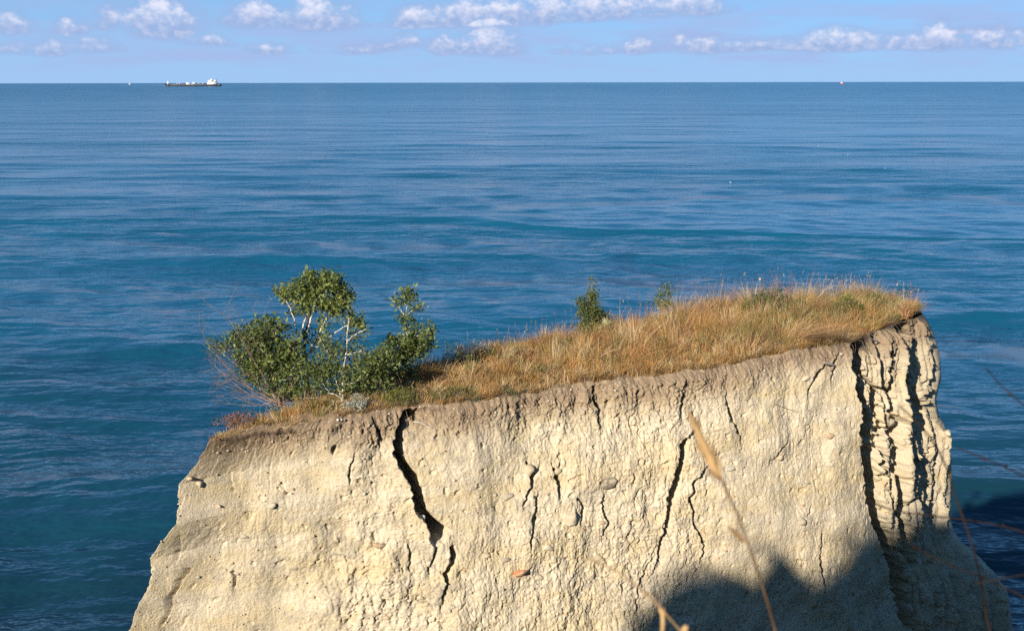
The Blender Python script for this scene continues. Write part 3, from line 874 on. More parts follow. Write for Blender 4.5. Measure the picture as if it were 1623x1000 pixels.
# ------------------------------------------------------------------ tubes for stems, twigs and roots
class Tubes:
    def __init__(s): s.v, s.f, s.n = [], [], 0
    def add(s, pts, radii, sides=5):
        pts = np.asarray(pts, float); m = len(pts)
        radii = np.broadcast_to(np.asarray(radii, float), (m,))
        tan = np.gradient(pts, axis=0); tan /= np.linalg.norm(tan, axis=1)[:, None] + 1e-9
        ref = np.array([.3, .8, .52]) if abs(tan[0] @ np.array([.3, .8, .52])) < .9 else np.array([1., 0, 0])
        a = np.cross(tan, ref); a /= np.linalg.norm(a, axis=1)[:, None] + 1e-9
        b = np.cross(tan, a)
        th = np.linspace(0, 2 * math.pi, sides, endpoint=False)
        ring = pts[:, None] + radii[:, None, None] * (np.cos(th)[None, :, None] * a[:, None] + np.sin(th)[None, :, None] * b[:, None])
        s.v.append(ring.reshape(-1, 3))
        i, j = np.meshgrid(np.arange(m - 1), np.arange(sides), indexing='ij')
        jn = (j + 1) % sides
        s.f.append(np.stack([i * sides + j, i * sides + jn, (i + 1) * sides + jn, (i + 1) * sides + j], -1).reshape(-1, 4) + s.n)
        s.n += m * sides
    def build(s, name, mat, parent=None):
        return mesh_np(name, np.concatenate(s.v), [np.concatenate(s.f)], mat, parent, smooth=True)
def smooth_path(pts, n=14, wob=0.0):
    pts = np.asarray(pts, float)
    s = np.concatenate([[0], np.cumsum(np.linalg.norm(np.diff(pts, axis=0), axis=1))])
    t = np.linspace(0, s[-1], n)
    q = np.stack([np.interp(t, s, pts[:, i]) for i in range(3)], -1)
    for _ in range(2):
        q[1:-1] = .25 * q[:-2] + .5 * q[1:-1] + .25 * q[2:]
    if wob: q[1:-1] += RNG.normal(size=(n - 2, 3)) * wob
    return q

# ------------------------------------------------------------------ grass
def blades(base, lean_dir, lean, h, w, col, tipcol=None):
    n = len(base)
    fr = np.array([0, .35, .7, 1.0])
    up = np.array([0, 0, 1.0])
    ld = np.stack([np.cos(lean_dir), np.sin(lean_dir), np.zeros(n)], -1)
    sd = RNG.uniform(0, 2 * math.pi, n)
    side = np.stack([np.cos(sd), np.sin(sd), np.zeros(n)], -1)
    V = np.zeros((n, 7, 3)); C = np.zeros((n, 7, 3))
    tipcol = col if tipcol is None else tipcol
    for k, f in enumerate(fr):
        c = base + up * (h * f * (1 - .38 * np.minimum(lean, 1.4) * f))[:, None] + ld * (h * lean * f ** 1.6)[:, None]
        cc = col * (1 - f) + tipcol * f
        if k < 3:
            hw = (w * (1 - .55 * f))[:, None] * .5
            V[:, 2 * k] = c - side * hw; V[:, 2 * k + 1] = c + side * hw
            C[:, 2 * k] = cc; C[:, 2 * k + 1] = cc
        else:
            V[:, 6] = c; C[:, 6] = cc
    o = (np.arange(n) * 7)[:, None]
    Q = np.concatenate([o + np.array([[0, 1, 3, 2]]), o + np.array([[2, 3, 5, 4]])])
    T = o + np.array([[4, 5, 6]])
    return V.reshape(-1, 3), Q, T, C.reshape(-1, 3)
PAL = {'gold': (.51, .315, .118), 'ochre': (.42, .235, .088), 'straw': (.66, .53, .33), 'rust': (.33, .145, .075), 'red': (.30, .075, .06), 'mauve': (.29, .185, .125),
       'green': (.135, .175, .045), 'olive': (.24, .225, .075), 'brown': (.21, .125, .065)}
def mixpal(names, wts, n):
    p = np.array([PAL[k] for k in names]); w = np.array(wts, float); w /= w.sum()
    c = p[RNG.choice(len(names), n, p=w)]
    return c * RNG.uniform(.72, 1.22, (n, 1)) * RNG.uniform(.94, 1.06, (n, 3))
def sample_top(n, t0=0.0, t1=1.0, p0=None, p1=None, pw=1.0):
    """random spots on the turf; t runs from the front rim to the back rim"""
    nr, nc = TOP.shape[:2]
    wid = np.linalg.norm(TOP[-1] - TOP[0], axis=1) * np.concatenate([[0], np.linalg.norm(np.diff(TOP[0], axis=0), axis=1)]) + 1e-6
    if p0 is not None:
        wid = wid * ((TPX[0] >= p0) & (TPX[0] <= p1))
    j = RNG.choice(nc, n, p=wid / wid.sum())
    t = t0 + (t1 - t0) * RNG.random(n) ** pw
    jf = np.clip(j + RNG.random(n) - .5, 0, nc - 1.001); j0 = jf.astype(int); fj = (jf - j0)[:, None]
    rf = np.clip(t * (nr - 1), 0, nr - 1.001); r0 = rf.astype(int); fr = (rf - r0)[:, None]
    p = (TOP[r0, j0] * (1 - fj) + TOP[r0, j0 + 1] * fj) * (1 - fr) + (TOP[r0 + 1, j0] * (1 - fj) + TOP[r0 + 1, j0 + 1] * fj) * fr
    return p, t, TPX[r0, j0]
def zone_height(px, t):
    h = np.interp(px, [330, 430, 560, 700, 860, 960, 1100, 1200, 1330, 1460], [.09, .13, .16, .21, .25, .32, .40, .45, .37, .24])
    return h * (.62 + .5 * sstep(t, .0, .35))
def build_grass():
    parts = []
    # tufts: blades fan out from shared roots
    nt = 2600
    tp, tt, tx = sample_top(nt, .03, 1.0)
    per = 26
    n = nt * per
    ti = np.repeat(np.arange(nt), per)
    ang = RNG.uniform(0, 2 * math.pi, n)
    rad = np.abs(RNG.normal(0, .035, n))
    base = tp[ti] + np.stack([np.cos(ang) * rad, np.sin(ang) * rad, np.full(n, -.015)], -1)
    tuft_dir = RNG.uniform(0, 2 * math.pi, nt); tuft_lean = np.abs(RNG.normal(0, .55, nt))
    comb = RNG.normal(.35, .5, nt)                                      # wind from the sea bends most of it one way
    tuft_dir = np.where(RNG.random(nt) < .3, comb, tuft_dir)
    lx = np.cos(ang) * RNG.uniform(.05, .8, n) + np.cos(tuft_dir[ti]) * tuft_lean[ti]
    ly = np.sin(ang) * RNG.uniform(.05, .8, n) + np.sin(tuft_dir[ti]) * tuft_lean[ti]
    tuft_h = RNG.uniform(.5, 1.15, nt) * np.clip(.92 + 1.0 * perlin(tp[:, 0] * 1.3, tp[:, 1] * 1.6) + .5 * perlin(tp[:, 0] * 3.7, tp[:, 1] * 3.7 + 9), .3, 1.7)
    h = zone_height(tx[ti], tt[ti]) * tuft_h[ti] * RNG.uniform(.55, 1.15, n)
    lean = np.hypot(lx, ly)
    cz = np.zeros((nt, 3))
    for lo, hi, names, wts in ((0, 430, ['gold', 'olive', 'red', 'ochre', 'straw'], [4, 2, 2, 3, 1]), (430, 660, ['gold', 'ochre', 'olive', 'green', 'straw'], [5, 3, 3, 1.5, 1]),
                               (660, 900, ['gold', 'ochre', 'straw', 'olive', 'brown'], [7, 4, 3, .8, .6]), (900, 1160, ['gold', 'ochre', 'straw', 'rust', 'olive'], [6, 5, 3, 1, .6]),
                               (1160, 1320, ['gold', 'ochre', 'straw', 'olive', 'green', 'rust'], [5, 4, 3, 2, 1, 1]), (1320, 2000, ['gold', 'olive', 'green', 'rust', 'straw'], [4, 3, 2, 3, 2])):
        msk = (tx >= lo) & (tx < hi)
        cz[msk] = mixpal(names, wts, int(msk.sum()))
    gp = sstep(perlin(tp[:, 0] * 1.7 + 20, tp[:, 1] * 2.2) + .35 * perlin(tp[:, 0] * 5, tp[:, 1] * 5 + 3), .22, .5)[:, None] * np.interp(tx, [330, 700, 1100, 1300], [.8, .6, .6, 1.0])[:, None]
    cz = cz * (1 - .75 * gp) + np.array([.16, .185, .06]) * .75 * gp
    pp = sstep(perlin(tp[:, 0] * 1.1 - 20, tp[:, 1] * 1.5), .15, .5)[:, None]
    cz = cz * (1 - .4 * pp) + np.array([.58, .45, .27]) * .4 * pp
    col = cz[ti] * RNG.uniform(.75, 1.2, (n, 1))
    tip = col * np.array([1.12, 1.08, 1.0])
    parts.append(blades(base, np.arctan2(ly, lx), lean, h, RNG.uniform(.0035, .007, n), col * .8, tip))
    # short carpet between the tufts
    n = 30000
    base, tt, tx = sample_top(n, .0, 1.0)
    h = zone_height(tx, tt) * RNG.uniform(.25, .7, n)
    col = mixpal(['gold', 'ochre', 'straw', 'olive', 'brown'], [5, 4, 2, 1.5, 1], n)
    parts.append(blades(base - np.array([0, 0, .01]), RNG.uniform(0, 6.28, n), np.abs(RNG.normal(0, .45, n)), h, RNG.uniform(.004, .008, n), col))
    # rank taller clumps on the seaward half
    nt, per = 190, 44
    tp, tt, tx = sample_top(nt, .38, 1.0, 820, 1440, .8)
    n = nt * per; ti = np.repeat(np.arange(nt), per)
    ang = RNG.uniform(0, 6.28, n); rad = np.abs(RNG.normal(0, .05, n))
    base = tp[ti] + np.stack([np.cos(ang) * rad, np.sin(ang) * rad, np.full(n, -.015)], -1)
    td = RNG.uniform(0, 6.28, nt); tl = np.abs(RNG.normal(0, .3, nt))
    lx = np.cos(ang) * RNG.uniform(.05, .55, n) + np.cos(td[ti]) * tl[ti]; ly = np.sin(ang) * RNG.uniform(.05, .55, n) + np.sin(td[ti]) * tl[ti]
    h = zone_height(tx[ti], tt[ti]) * RNG.uniform(.7, 1.35, nt)[ti] * RNG.uniform(.6, 1.15, n)
    col = mixpal(['ochre', 'rust', 'gold', 'straw', 'brown', 'olive'], [4, 3, 3, 3, 1.5, 2], nt)[ti] * RNG.uniform(.75, 1.2, (n, 1))
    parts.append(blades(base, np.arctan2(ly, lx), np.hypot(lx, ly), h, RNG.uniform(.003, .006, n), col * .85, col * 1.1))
    # turf fringe spilling over the front rim
    n = 9000
    base, tt, tx = sample_top(n, .0, .035)
    keep = perlin(base[:, 0] * 3.3, base[:, 0] * 0 + 2.2) + .5 * perlin(base[:, 0] * 9, base[:, 0] * 0 + 5.2) > -.05
    base, tt, tx = base[keep], tt[keep], tx[keep]; n = len(base)
    parts.append(blades(base, RNG.normal(-1.3, .7, n), np.abs(RNG.normal(.7, .5, n)), RNG.uniform(.05, .15, n) * (1 + 1.1 * sstep(perlin(base[:, 0] * 1.5, base[:, 0] * 0 + 8.2), .1, .5)), RNG.uniform(.0035, .006, n), mixpal(['gold', 'ochre', 'straw', 'brown', 'olive'], [4, 4, 3, 2, 1.5], n)))
    vs, qs, ts, cs, off = [], [], [], [], 0
    for V, Q, T, C in parts:
        vs.append(V); qs.append(Q + off); ts.append(T + off); cs.append(C); off += len(V)
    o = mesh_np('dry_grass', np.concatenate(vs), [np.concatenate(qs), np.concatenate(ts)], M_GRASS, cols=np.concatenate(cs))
    tag(o, 'golden dry grass covering the top of the clay block', 'grass', kind='stuff')
    # stalks with seed heads along the seaward side
    n = 800
    b1, t1, x1 = sample_top(n, .35, 1.0, 640, 1470, .6)
    b2, t2, x2 = sample_top(120, .1, 1.0, 330, 640)
    base = np.concatenate([b1, b2]); tx = np.concatenate([x1, x2]); tt = np.concatenate([t1, t2])
    kp = perlin(base[:, 0] * 1.9, base[:, 1] * 1.9 + 31) + .4 * RNG.normal(size=len(base)) > .08
    base, tx, tt = base[kp], tx[kp], tt[kp]; n = len(base)
    h = zone_height(tx, tt) * RNG.uniform(.95, 1.7, n) 
    ld = RNG.normal(.4, 1.3, n); ln = np.abs(RNG.normal(0, .22, n))
    col = mixpal(['mauve', 'rust', 'ochre', 'straw'], [4, 2, 3, 2], n)
    V, Q, T, C = blades(base, ld, ln, h, RNG.uniform(.003, .0045, n), col)
    tips = V.reshape(n, 7, 3)[:, 6]; prev = V.reshape(n, 7, 3)[:, 4]
    ax = tips - prev; ax /= np.linalg.norm(ax, axis=1)[:, None] + 1e-9
    hv, hq, hc = [], [], []
    for k in range(7):
        f = RNG.uniform(-.09, .01, n)[:, None]
        c = tips + ax * f
        dr = ax * .8 + RNG.normal(size=(n, 3)) * .55; dr /= np.linalg.norm(dr, axis=1)[:, None]
        sd = np.cross(dr, RNG.normal(size=(n, 3))); sd /= np.linalg.norm(sd, axis=1)[:, None]
        L = RNG.uniform(.012, .03, n)[:, None]
        q = np.stack([c, c + dr * L * .5 + sd * .0035, c + dr * L, c + dr * L * .5 - sd * .0035], 1)
        hv.append(q.reshape(-1, 3)); hq.append(np.arange(n * 4).reshape(n, 4) + len(V) + 4 * n * k); hc.append(np.repeat(col * np.array([1.05, .95, .85]), 4, axis=0))
    o = mesh_np('seed_stalks', np.concatenate([V] + hv), [np.concatenate([Q] + hq), T], M_GRASS, cols=np.concatenate([C] + hc))
    tag(o, 'thin mauve brown seed stalks rising above the dry grass', 'grass', kind='stuff')
build_grass()

def leaf_cloud(centres, per, length, col_a, col_b, radius=.05, upbias=.5, wid=.42):
    n = len(centres) * per
    c = np.repeat(centres, per, axis=0) + RNG.normal(size=(n, 3)) * radius * np.array([1, 1, .85])
    dr = RNG.normal(size=(n, 3)) + np.array([0, 0, upbias]); dr /= np.linalg.norm(dr, axis=1)[:, None]
    sd = np.cross(dr, RNG.normal(size=(n, 3))); sd /= np.linalg.norm(sd, axis=1)[:, None]
    nm = np.cross(dr, sd)
    L = length * RNG.uniform(.55, 1.5, n)[:, None]
    V = np.stack([c, c + dr * L * .5 + sd * L * wid * .5 + nm * L * .06, c + dr * L, c + dr * L * .5 - sd * L * wid * .5 + nm * L * .06], 1).reshape(-1, 3)
    F = np.arange(n * 4).reshape(n, 4)
    t = np.clip(np.repeat(RNG.random(len(centres)), per) * .7 + RNG.random(n) * .5 - .1, 0, 1)[:, None]
    C = np.array(col_a) * (1 - t) + np.array(col_b) * t
    return V, F, np.repeat(C, 4, axis=0)
wp, wt, wx = sample_top(46, .15, .95, 480, 1450)
cc_ = np.concatenate([p + RNG.normal(size=(10, 3)) * np.array([.09, .07, .03]) + np.array([0, 0, .11 + .12 * RNG.random()]) for p in wp])
Vw, Fw, Cw = leaf_cloud(cc_, 13, .034, (.07, .10, .03), (.24, .25, .09), .045, .8, .3)
tag(mesh_np('weeds', Vw, [Fw], M_LEAF, cols=Cw), 'scattered small green weeds among the dry grass', 'weeds', kind='stuff')
def fan_tuft(name, px, py, label, n, spread, hgt, direction, lean, pal, wts, rad=.06, on=on_top):
    """one clump of long blades all swept the same way"""
    p = on(px, py)
    a = RNG.uniform(0, 6.28, n); r = np.abs(RNG.normal(0, rad, n))
    base = p + np.stack([np.cos(a) * r, np.sin(a) * r * .6, np.full(n, -.02)], -1)
    ld = direction + RNG.normal(0, spread, n)
    V, Q, T, C = blades(base, ld, np.abs(RNG.normal(lean, lean * .35, n)), hgt * RNG.uniform(.5, 1.15, n), RNG.uniform(.004, .0065, n), mixpal(pal, wts, n))
    o = mesh_np(name, V - p, [Q, T], M_GRASS, cols=C)
    o.location = p
    return tag(o, label, 'grass tuft')
fan_tuft('grass_tuft', 1010, 572, 'large swept down tuft of orange dry grass in the middle of the slope', 420, .9, .42, 0.1, 1.25, ['ochre', 'gold', 'straw', 'rust'], [4, 3, 2, 2], .14)
fan_tuft('grass_tuft', 945, 575, 'round tangle of bent straw left of the large swept tuft', 300, 1.6, .38, 0.4, 1.2, ['ochre', 'gold', 'straw'], [3, 3, 3], .12)
fan_tuft('grass_tuft', 1255, 545, 'long dry tuft drooping right over the block corner', 420, .35, .60, -0.25, 1.25, ['ochre', 'straw', 'rust', 'gold'], [3, 3, 2, 3], .10)
fan_tuft('grass_tuft', 1318, 541, 'brown grass hanging over the dark notch at the corner', 160, .5, .34, -0.9, 1.5, ['brown', 'ochre', 'straw'], [3, 3, 2], .07)
fan_tuft('grass_tuft', 1440, 492, 'reddish dry tuft overhanging the far right end of the top', 260, .7, .30, 0.2, .9, ['rust', 'ochre', 'red', 'straw'], [4, 3, 1, 2], .10)
fan_tuft('grass_tuft', 790, 590, 'dark stemmed dry tuft beside the shaded hollow in the grass', 160, .8, .36, .5, .8, ['brown', 'rust', 'ochre'], [3, 2, 3], .10)

# ------------------------------------------------------------------ shrubs
def blob_points(blobs, Y, n, depth=.8):
    w = np.array([b[2] * b[3] * (b[4] if len(b) > 4 else 1) for b in blobs], float)
    idx = RNG.choice(len(blobs), n, p=w / w.sum())
    out = []
    for i in idx:
        b = blobs[i]
        d = RNG.normal(size=3); d /= np.linalg.norm(d); d *= RNG.random() ** .42
        sc = Y / .95 / FPX
        out.append(P(b[0] + d[0] * b[2], b[1] + d[1] * b[3], Y + (b[5] if len(b) > 5 else 0) + d[2] * max(b[2], b[3]) * sc * depth))
    return np.array(out)
def shrub(name, label, root_px, dY, stems, blobs, nclump, per, leaf, cols, mat_stem, cat='shrub', twig_mat=None, radius=.05, twig_r=.0026, upbias=.5, wid=.42, depth=.8):
    root = on_top(*root_px) + np.array([0, dY, 0])
    Y = root[1]
    e = empty(name, root - np.array([0, 0, .03]), label, cat)
    nodes = [root]
    for st in stems:
        pts = [P(q[0], q[1], Y + (q[2] if len(q) > 2 else 0)) for q in st['p']]
        if st.get('root'): pts = [root - np.array([0, 0, .05])] + pts
        path = smooth_path(pts, max(8, 4 * len(pts)), .004)
        t = Tubes()
        t.add(path, np.linspace(st['r'][0], st['r'][1], len(path)) * 1.2, 6)
        t.build('stem', st.get('m', mat_stem), e)
        nodes += list(path[2:])
    cen = blob_points(blobs, Y, nclump, depth)
    nd = np.array(nodes)
    tw = Tubes()
    for c in cen:
        d = np.linalg.norm(nd - c, axis=1) + .55 * np.maximum(nd[:, 2] - c[2], 0)
        a = nd[np.argmin(d)]
        if np.linalg.norm(a - c) < .03: continue
        mid = .5 * (a + c) + RNG.normal(size=3) * .03 + np.array([0, 0, -.02])
        tw.add(smooth_path([a, mid, c], 5), np.linspace(twig_r * 1.5, twig_r * .6, 5), 3)
    tw.build('twigs', twig_mat or M_TWIG, e)['kind'] = 'stuff'
    V, F, C = leaf_cloud(cen, per, leaf, cols[0], cols[1], radius, upbias, wid)
    fo = mesh_np('foliage', V, [F], M_LEAF, e, cols=C)
    fo['kind'] = 'stuff'
    return e, root
G1 = ((.050, .088, .022), (.265, .305, .090))
G2 = ((.038, .070, .018), (.225, .270, .075))

# tall shrub with the flat crown
shrub('tall_shrub', 'tallest leafy shrub with pale upper stems and broad green crown', (482, 622), .25,
      [dict(p=[(482, 600), (481, 565), (484, 530), (490, 500), (496, 470), (500, 450)], r=(.022, .006), m=M_DARK, root=True),
       dict(p=[(484, 550), (478, 522), (487, 497), (494, 480), (492, 455)], r=(.012, .004)),
       dict(p=[(484, 540), (490, 515), (497, 488), (512, 468), (520, 450)], r=(.012, .004)),
       dict(p=[(482, 560), (470, 525), (464, 498), (456, 478), (436, 464)], r=(.011, .004)),
       dict(p=[(483, 570), (500, 540), (515, 510), (532, 480), (543, 462)], r=(.013, .004)),
       dict(p=[(490, 560), (520, 535), (548, 515), (570, 515)], r=(.010, .004)),
       dict(p=[(494, 575), (502, 545), (508, 520), (520, 498)], r=(.009, .004))],
      [(465, 466, 28, 17), (490, 452, 23, 17), (520, 453, 26, 19), (545, 468, 17, 20), (505, 478, 42, 15), (441, 464, 13, 6), (478, 492, 16, 12, .6), (535, 492, 20, 14), (560, 510, 20, 14),
       (576, 519, 8, 9), (505, 532, 28, 16, .35), (490, 436, 6, 6), (516, 436, 6, 6), (531, 440, 6, 7), (500, 510, 26, 14, .3)],
      270, 24, .047, G1, M_PALE, radius=.040)
# dense bush at the left with grey dead twigs
bush, broot = shrub('dense_bush', 'dense dark green bush with bare greyish pink twigs at the left', (442, 634), .12,
      [dict(p=[(425, 615), (412, 590), (400, 560), (392, 535)], r=(.014, .004), root=True), dict(p=[(435, 610), (440, 580), (436, 545), (432, 520)], r=(.014, .004), root=True),
       dict(p=[(415, 622), (390, 590), (365, 560), (348, 548)], r=(.012, .003), root=True), dict(p=[(445, 615), (458, 590), (462, 555)], r=(.012, .004), root=True)],
      [(400, 535, 40, 20), (372, 545, 18, 12), (346, 549, 13, 8), (438, 520, 24, 12), (425, 560, 40, 28), (402, 588, 26, 20), (447, 590, 24, 26), (460, 552, 20, 24), (470, 612, 16, 16), (385, 565, 20, 14, .8), (420, 510, 14, 6), (425, 605, 24, 16, .7), (448, 622, 26, 10, .8)],
      400, 21, .045, G2, M_TWIG, twig_mat=M_TWIG, radius=.048)
tw = Tubes()
def grow(p, d, L, r, gen):
    k = 5
    pts = [p]
    for i in range(k):
        d = d + RNG.normal(size=3) * .16 + np.array([0, 0, .03]); d /= np.linalg.norm(d)
        pts.append(pts[-1] + d * L / k)
    tw.add(smooth_path(pts, 6), np.linspace(r, r * .55, 6), 3)
    if gen:
        for i in range(RNG.integers(2, 5)):
            q = pts[RNG.integers(2, k + 1)]
            nd_ = d + RNG.normal(size=3) * .6; nd_ /= np.linalg.norm(nd_)
            grow(q, nd_, L * RNG.uniform(.4, .7), r * .62, gen - 1)
for tx_, ty_ in ((322, 535), (338, 560), (345, 585), (352, 610), (362, 505), (375, 520), (388, 512), (345, 600), (360, 625), (380, 630), (335, 545), (355, 545), (415, 505), (330, 570), (370, 600), (400, 560), (420, 570), (395, 590), (372, 575), (350, 570), (365, 640), (385, 645), (440, 560), (405, 530)):
    tgt = P(tx_, ty_, broot[1] + RNG.uniform(-.35, .25))
    st = broot + np.array([RNG.uniform(-.12, .05), RNG.uniform(-.1, .05), RNG.uniform(0, .12)])
    v = tgt - st; L = np.linalg.norm(v)
    mid = st + v * .5 + np.array([0, 0, -.06]) * L + RNG.normal(size=3) * .04
    path = smooth_path([st, mid, tgt], 9)
    tw.add(path, np.linspace(.0055, .0016, 9), 4)
    for i in range(7):
        q = path[RNG.integers(3, 9)]
        nd_ = v / L + RNG.normal(size=3) * .55; nd_ /= np.linalg.norm(nd_)
        grow(q, nd_, L * RNG.uniform(.15, .32), .0020, 1)
o = tw.build('bare_twigs', M_TWIG, bush); o['label'] = 'bare greyish pink dead twigs'; o['kind'] = 'stuff'
# open shrub in front with white branches
shrub('pale_stemmed_shrub', 'open shrub with bright whitish forked stems in front of the tall one', (543, 640), .06,
      [dict(p=[(543, 615), (545, 582), (550, 555), (550, 528), (553, 504)], r=(.014, .005), root=True), dict(p=[(545, 584), (535, 575), (524, 564), (515, 550), (505, 534)], r=(.009, .003)),
       dict(p=[(536, 612), (532, 600), (524, 589), (500, 577)], r=(.009, .003), root=True), dict(p=[(546, 610), (560, 607), (572, 600), (585, 590), (600, 574)], r=(.008, .003)),
       dict(p=[(550, 562), (560, 560), (573, 556)], r=(.006, .003)), dict(p=[(551, 540), (562, 530), (580, 522)], r=(.006, .003)), dict(p=[(538, 628), (520, 622), (508, 600), (504, 590)], r=(.007, .003), root=True),
       dict(p=[(530, 636), (500, 630), (475, 632), (458, 618)], r=(.007, .003))],
      [(520, 578, 24, 20), (504, 602, 22, 16), (562, 556, 20, 16, .7), (582, 582, 28, 22), (560, 535, 16, 14, .7), (592, 602, 30, 18), (545, 612, 20, 10, .6), (533, 556, 20, 14, .6), (520, 545, 16, 10, .4), (480, 625, 14, 8, .5), (500, 588, 32, 22), (560, 592, 38, 24), (602, 572, 24, 20), (472, 585, 18, 22)],
      330, 18, .044, ((.05, .085, .022), (.215, .25, .08)), M_PALE, radius=.05)
# slender shrub on the right of the thicket
shrub('slender_shrub', 'slender shrub with a narrow leafy top right of the thicket', (616, 616), .35,
      [dict(p=[(620, 612), (636, 600), (646, 578), (649, 549), (643, 522), (642, 501), (649, 474)], r=(.013, .004), root=True), dict(p=[(642, 500), (634, 490), (627, 480)], r=(.006, .003)),
       dict(p=[(642, 500), (652, 494), (661, 487)], r=(.006, .003)), dict(p=[(650, 542), (662, 532), (678, 522)], r=(.007, .003)), dict(p=[(647, 565), (632, 550), (622, 538)], r=(.007, .003)),
       dict(p=[(630, 604), (615, 592), (606, 575)], r=(.007, .003)), dict(p=[(634, 606), (650, 608), (668, 600)], r=(.006, .003))],
      [(648, 467, 10, 11), (633, 480, 8, 7), (662, 486, 10, 7), (655, 545, 28, 18), (625, 540, 16, 14), (679, 526, 9, 14), (640, 565, 24, 12), (681, 546, 9, 11), (665, 558, 20, 12), (648, 504, 10, 8, .6), (618, 590, 32, 14, .8), (650, 520, 14, 10, .8), (650, 596, 18, 10, .6), (612, 568, 22, 20), (640, 508, 10, 10, .6)],
      240, 23, .046, G2, M_PALE, radius=.042)
# lone cone-shaped shrub in the grass
shrub('conical_shrub', 'small lone cone shaped green shrub standing in the grass', (938, 538), .2,
      [dict(p=[(938, 510), (937, 480), (938, 455), (938, 440)], r=(.009, .0025), root=True), dict(p=[(938, 520), (926, 495), (920, 478)], r=(.005, .002)), dict(p=[(938, 515), (950, 495), (955, 480)], r=(.005, .002))],
      [(938, 468, 8, 9), (934, 484, 19, 11), (938, 501, 27, 14), (940, 520, 28, 12), (938, 450, 4, 6, .5), (920, 478, 6, 6, .7)], 220, 20, .036, ((.05, .075, .02), (.17, .19, .05)), M_TWIG, radius=.04)
# low growths
def herb(name, label, px, py, dY, w, h, n, per, leaf, cols, cat='herb', radius=.035, upbias=.8, wid=.42, lift=0):
    root = on_top(px, py) + np.array([0, dY, 0])
    sc = root[1] / .95 / FPX
    e = empty(name, root, label, cat)
    t = Tubes(); cen = []
    for i in range(n):
        a = RNG.uniform(0, 6.28); r = RNG.random() ** .6
        c = root + np.array([math.cos(a) * r * w * sc, math.sin(a) * r * w * sc * .7, (h * sc) * RNG.uniform(.25, 1.0) * (1 - .55 * r * r) + lift])
        cen.append(c)
        s_ = root + np.array([math.cos(a) * r * w * sc * .3, math.sin(a) * r * w * sc * .2, -.01])
        t.add(smooth_path([s_, .5 * (s_ + c) + np.array([0, 0, .02]), c], 4), np.linspace(.003, .0015, 4), 3)
    t.build('stems', M_TWIG, e)['kind'] = 'stuff'
    V, F, C = leaf_cloud(np.array(cen), per, leaf, cols[0], cols[1], radius, upbias, wid)
    fo = mesh_np('foliage', V, [F], M_LEAF, e, cols=C); fo['kind'] = 'stuff'
    return e, root, np.array(cen)
herb('silvery_herb', 'small round silvery grey herb at the rim below the pale stems', 566, 652, .05, 20, 26, 60, 14, .018, ((.30, .33, .27), (.52, .55, .47)), radius=.022, wid=.6)
herb('silvery_herb', 'faint silvery green herb at the foot of the slender shrub', 628, 596, -.05, 22, 16, 30, 10, .022, ((.24, .28, .20), (.38, .42, .32)), radius=.03)
herb('low_bush', 'low dark green bush in the grass near the right end', 1240, 520, .7, 50, 46, 150, 20, .034, ((.04, .06, .018), (.13, .15, .045)), 'bush', .05)
herb('low_bush', 'bright green leafy clump in front of the far right grass', 1348, 515, .25, 30, 40, 110, 18, .032, ((.08, .12, .025), (.19, .23, .06)), 'bush', .04)
herb('low_bush', 'green clump between bright clump and overhanging reddish tuft', 1392, 504, .3, 26, 36, 70, 16, .03, ((.10, .13, .035), (.22, .24, .08)), 'bush', .035)
herb('low_bush', 'small bright green sprig rising above grass at the back', 1066, 512, .9, 16, 44, 46, 16, .036, ((.06, .10, .022), (.16, .20, .05)), 'bush', .03)
herb('green_tussock', 'narrow dark green tussock in the middle of the dry slope', 1052, 560, .0, 12, 26, 40, 10, .045, ((.07, .09, .03), (.16, .17, .06)), 'tussock', .02, 2.5, .14)
herb('green_tussock', 'yellow green tussock at the rim under the thicket', 632, 645, .1, 30, 24, 90, 12, .05, ((.12, .14, .03), (.28, .27, .08)), 'tussock', .03, 2.5, .12)
herb('green_tussock', 'green low growth on the rim left of the soil bank', 715, 634, .1, 36, 16, 60, 12, .035, ((.09, .11, .03), (.24, .23, .08)), 'tussock', .03, 1.5, .2)
herb('rim_herb', 'small dark green herb on the bare soil rim', 805, 632, .03, 14, 12, 26, 12, .022, ((.07, .09, .03), (.17, .19, .07)), radius=.02)
herb('rim_herb', 'tiny grey green herb rooted below the soil rim', 757, 640, .0, 8, 9, 12, 10, .02, ((.10, .13, .07), (.22, .25, .14)), radius=.015)
herb('grey_herb', 'pale grey green herb beside the overhanging reddish tuft', 1418, 500, .15, 18, 20, 40, 12, .024, ((.22, .26, .15), (.38, .40, .26)), radius=.03)
herb('green_tussock', 'green undergrowth at the foot of dense bush and tall shrub', 470, 640, .25, 50, 28, 110, 14, .035, ((.08, .11, .025), (.22, .23, .07)), 'tussock', .035, 1.5, .25)
e_, r_, cen_ = herb('flowering_herb', 'pale yellow flowering herb right of the lone conical shrub', 962, 545, .25, 26, 30, 26, 10, .026, ((.14, .17, .06), (.26, .28, .12)), radius=.03)
M_PETAL = attr_mat('pale_petal', .7, .3)
for c in cen_[:12]:
    V, F, C = leaf_cloud(np.array([c + np.array([0, 0, .05])]), 26, .014, (.62, .60, .30), (.75, .74, .46), .018, .4, .9)
    o = mesh_np('flower_head', V, [F], M_PETAL, e_, cols=C); o['kind'] = 'stuff'
herb('red_herb', 'dark red low plant at the seaward edge of the left tip', 372, 668, .15, 40, 14, 70, 12, .022, ((.20, .09, .05), (.34, .17, .09)), radius=.03)
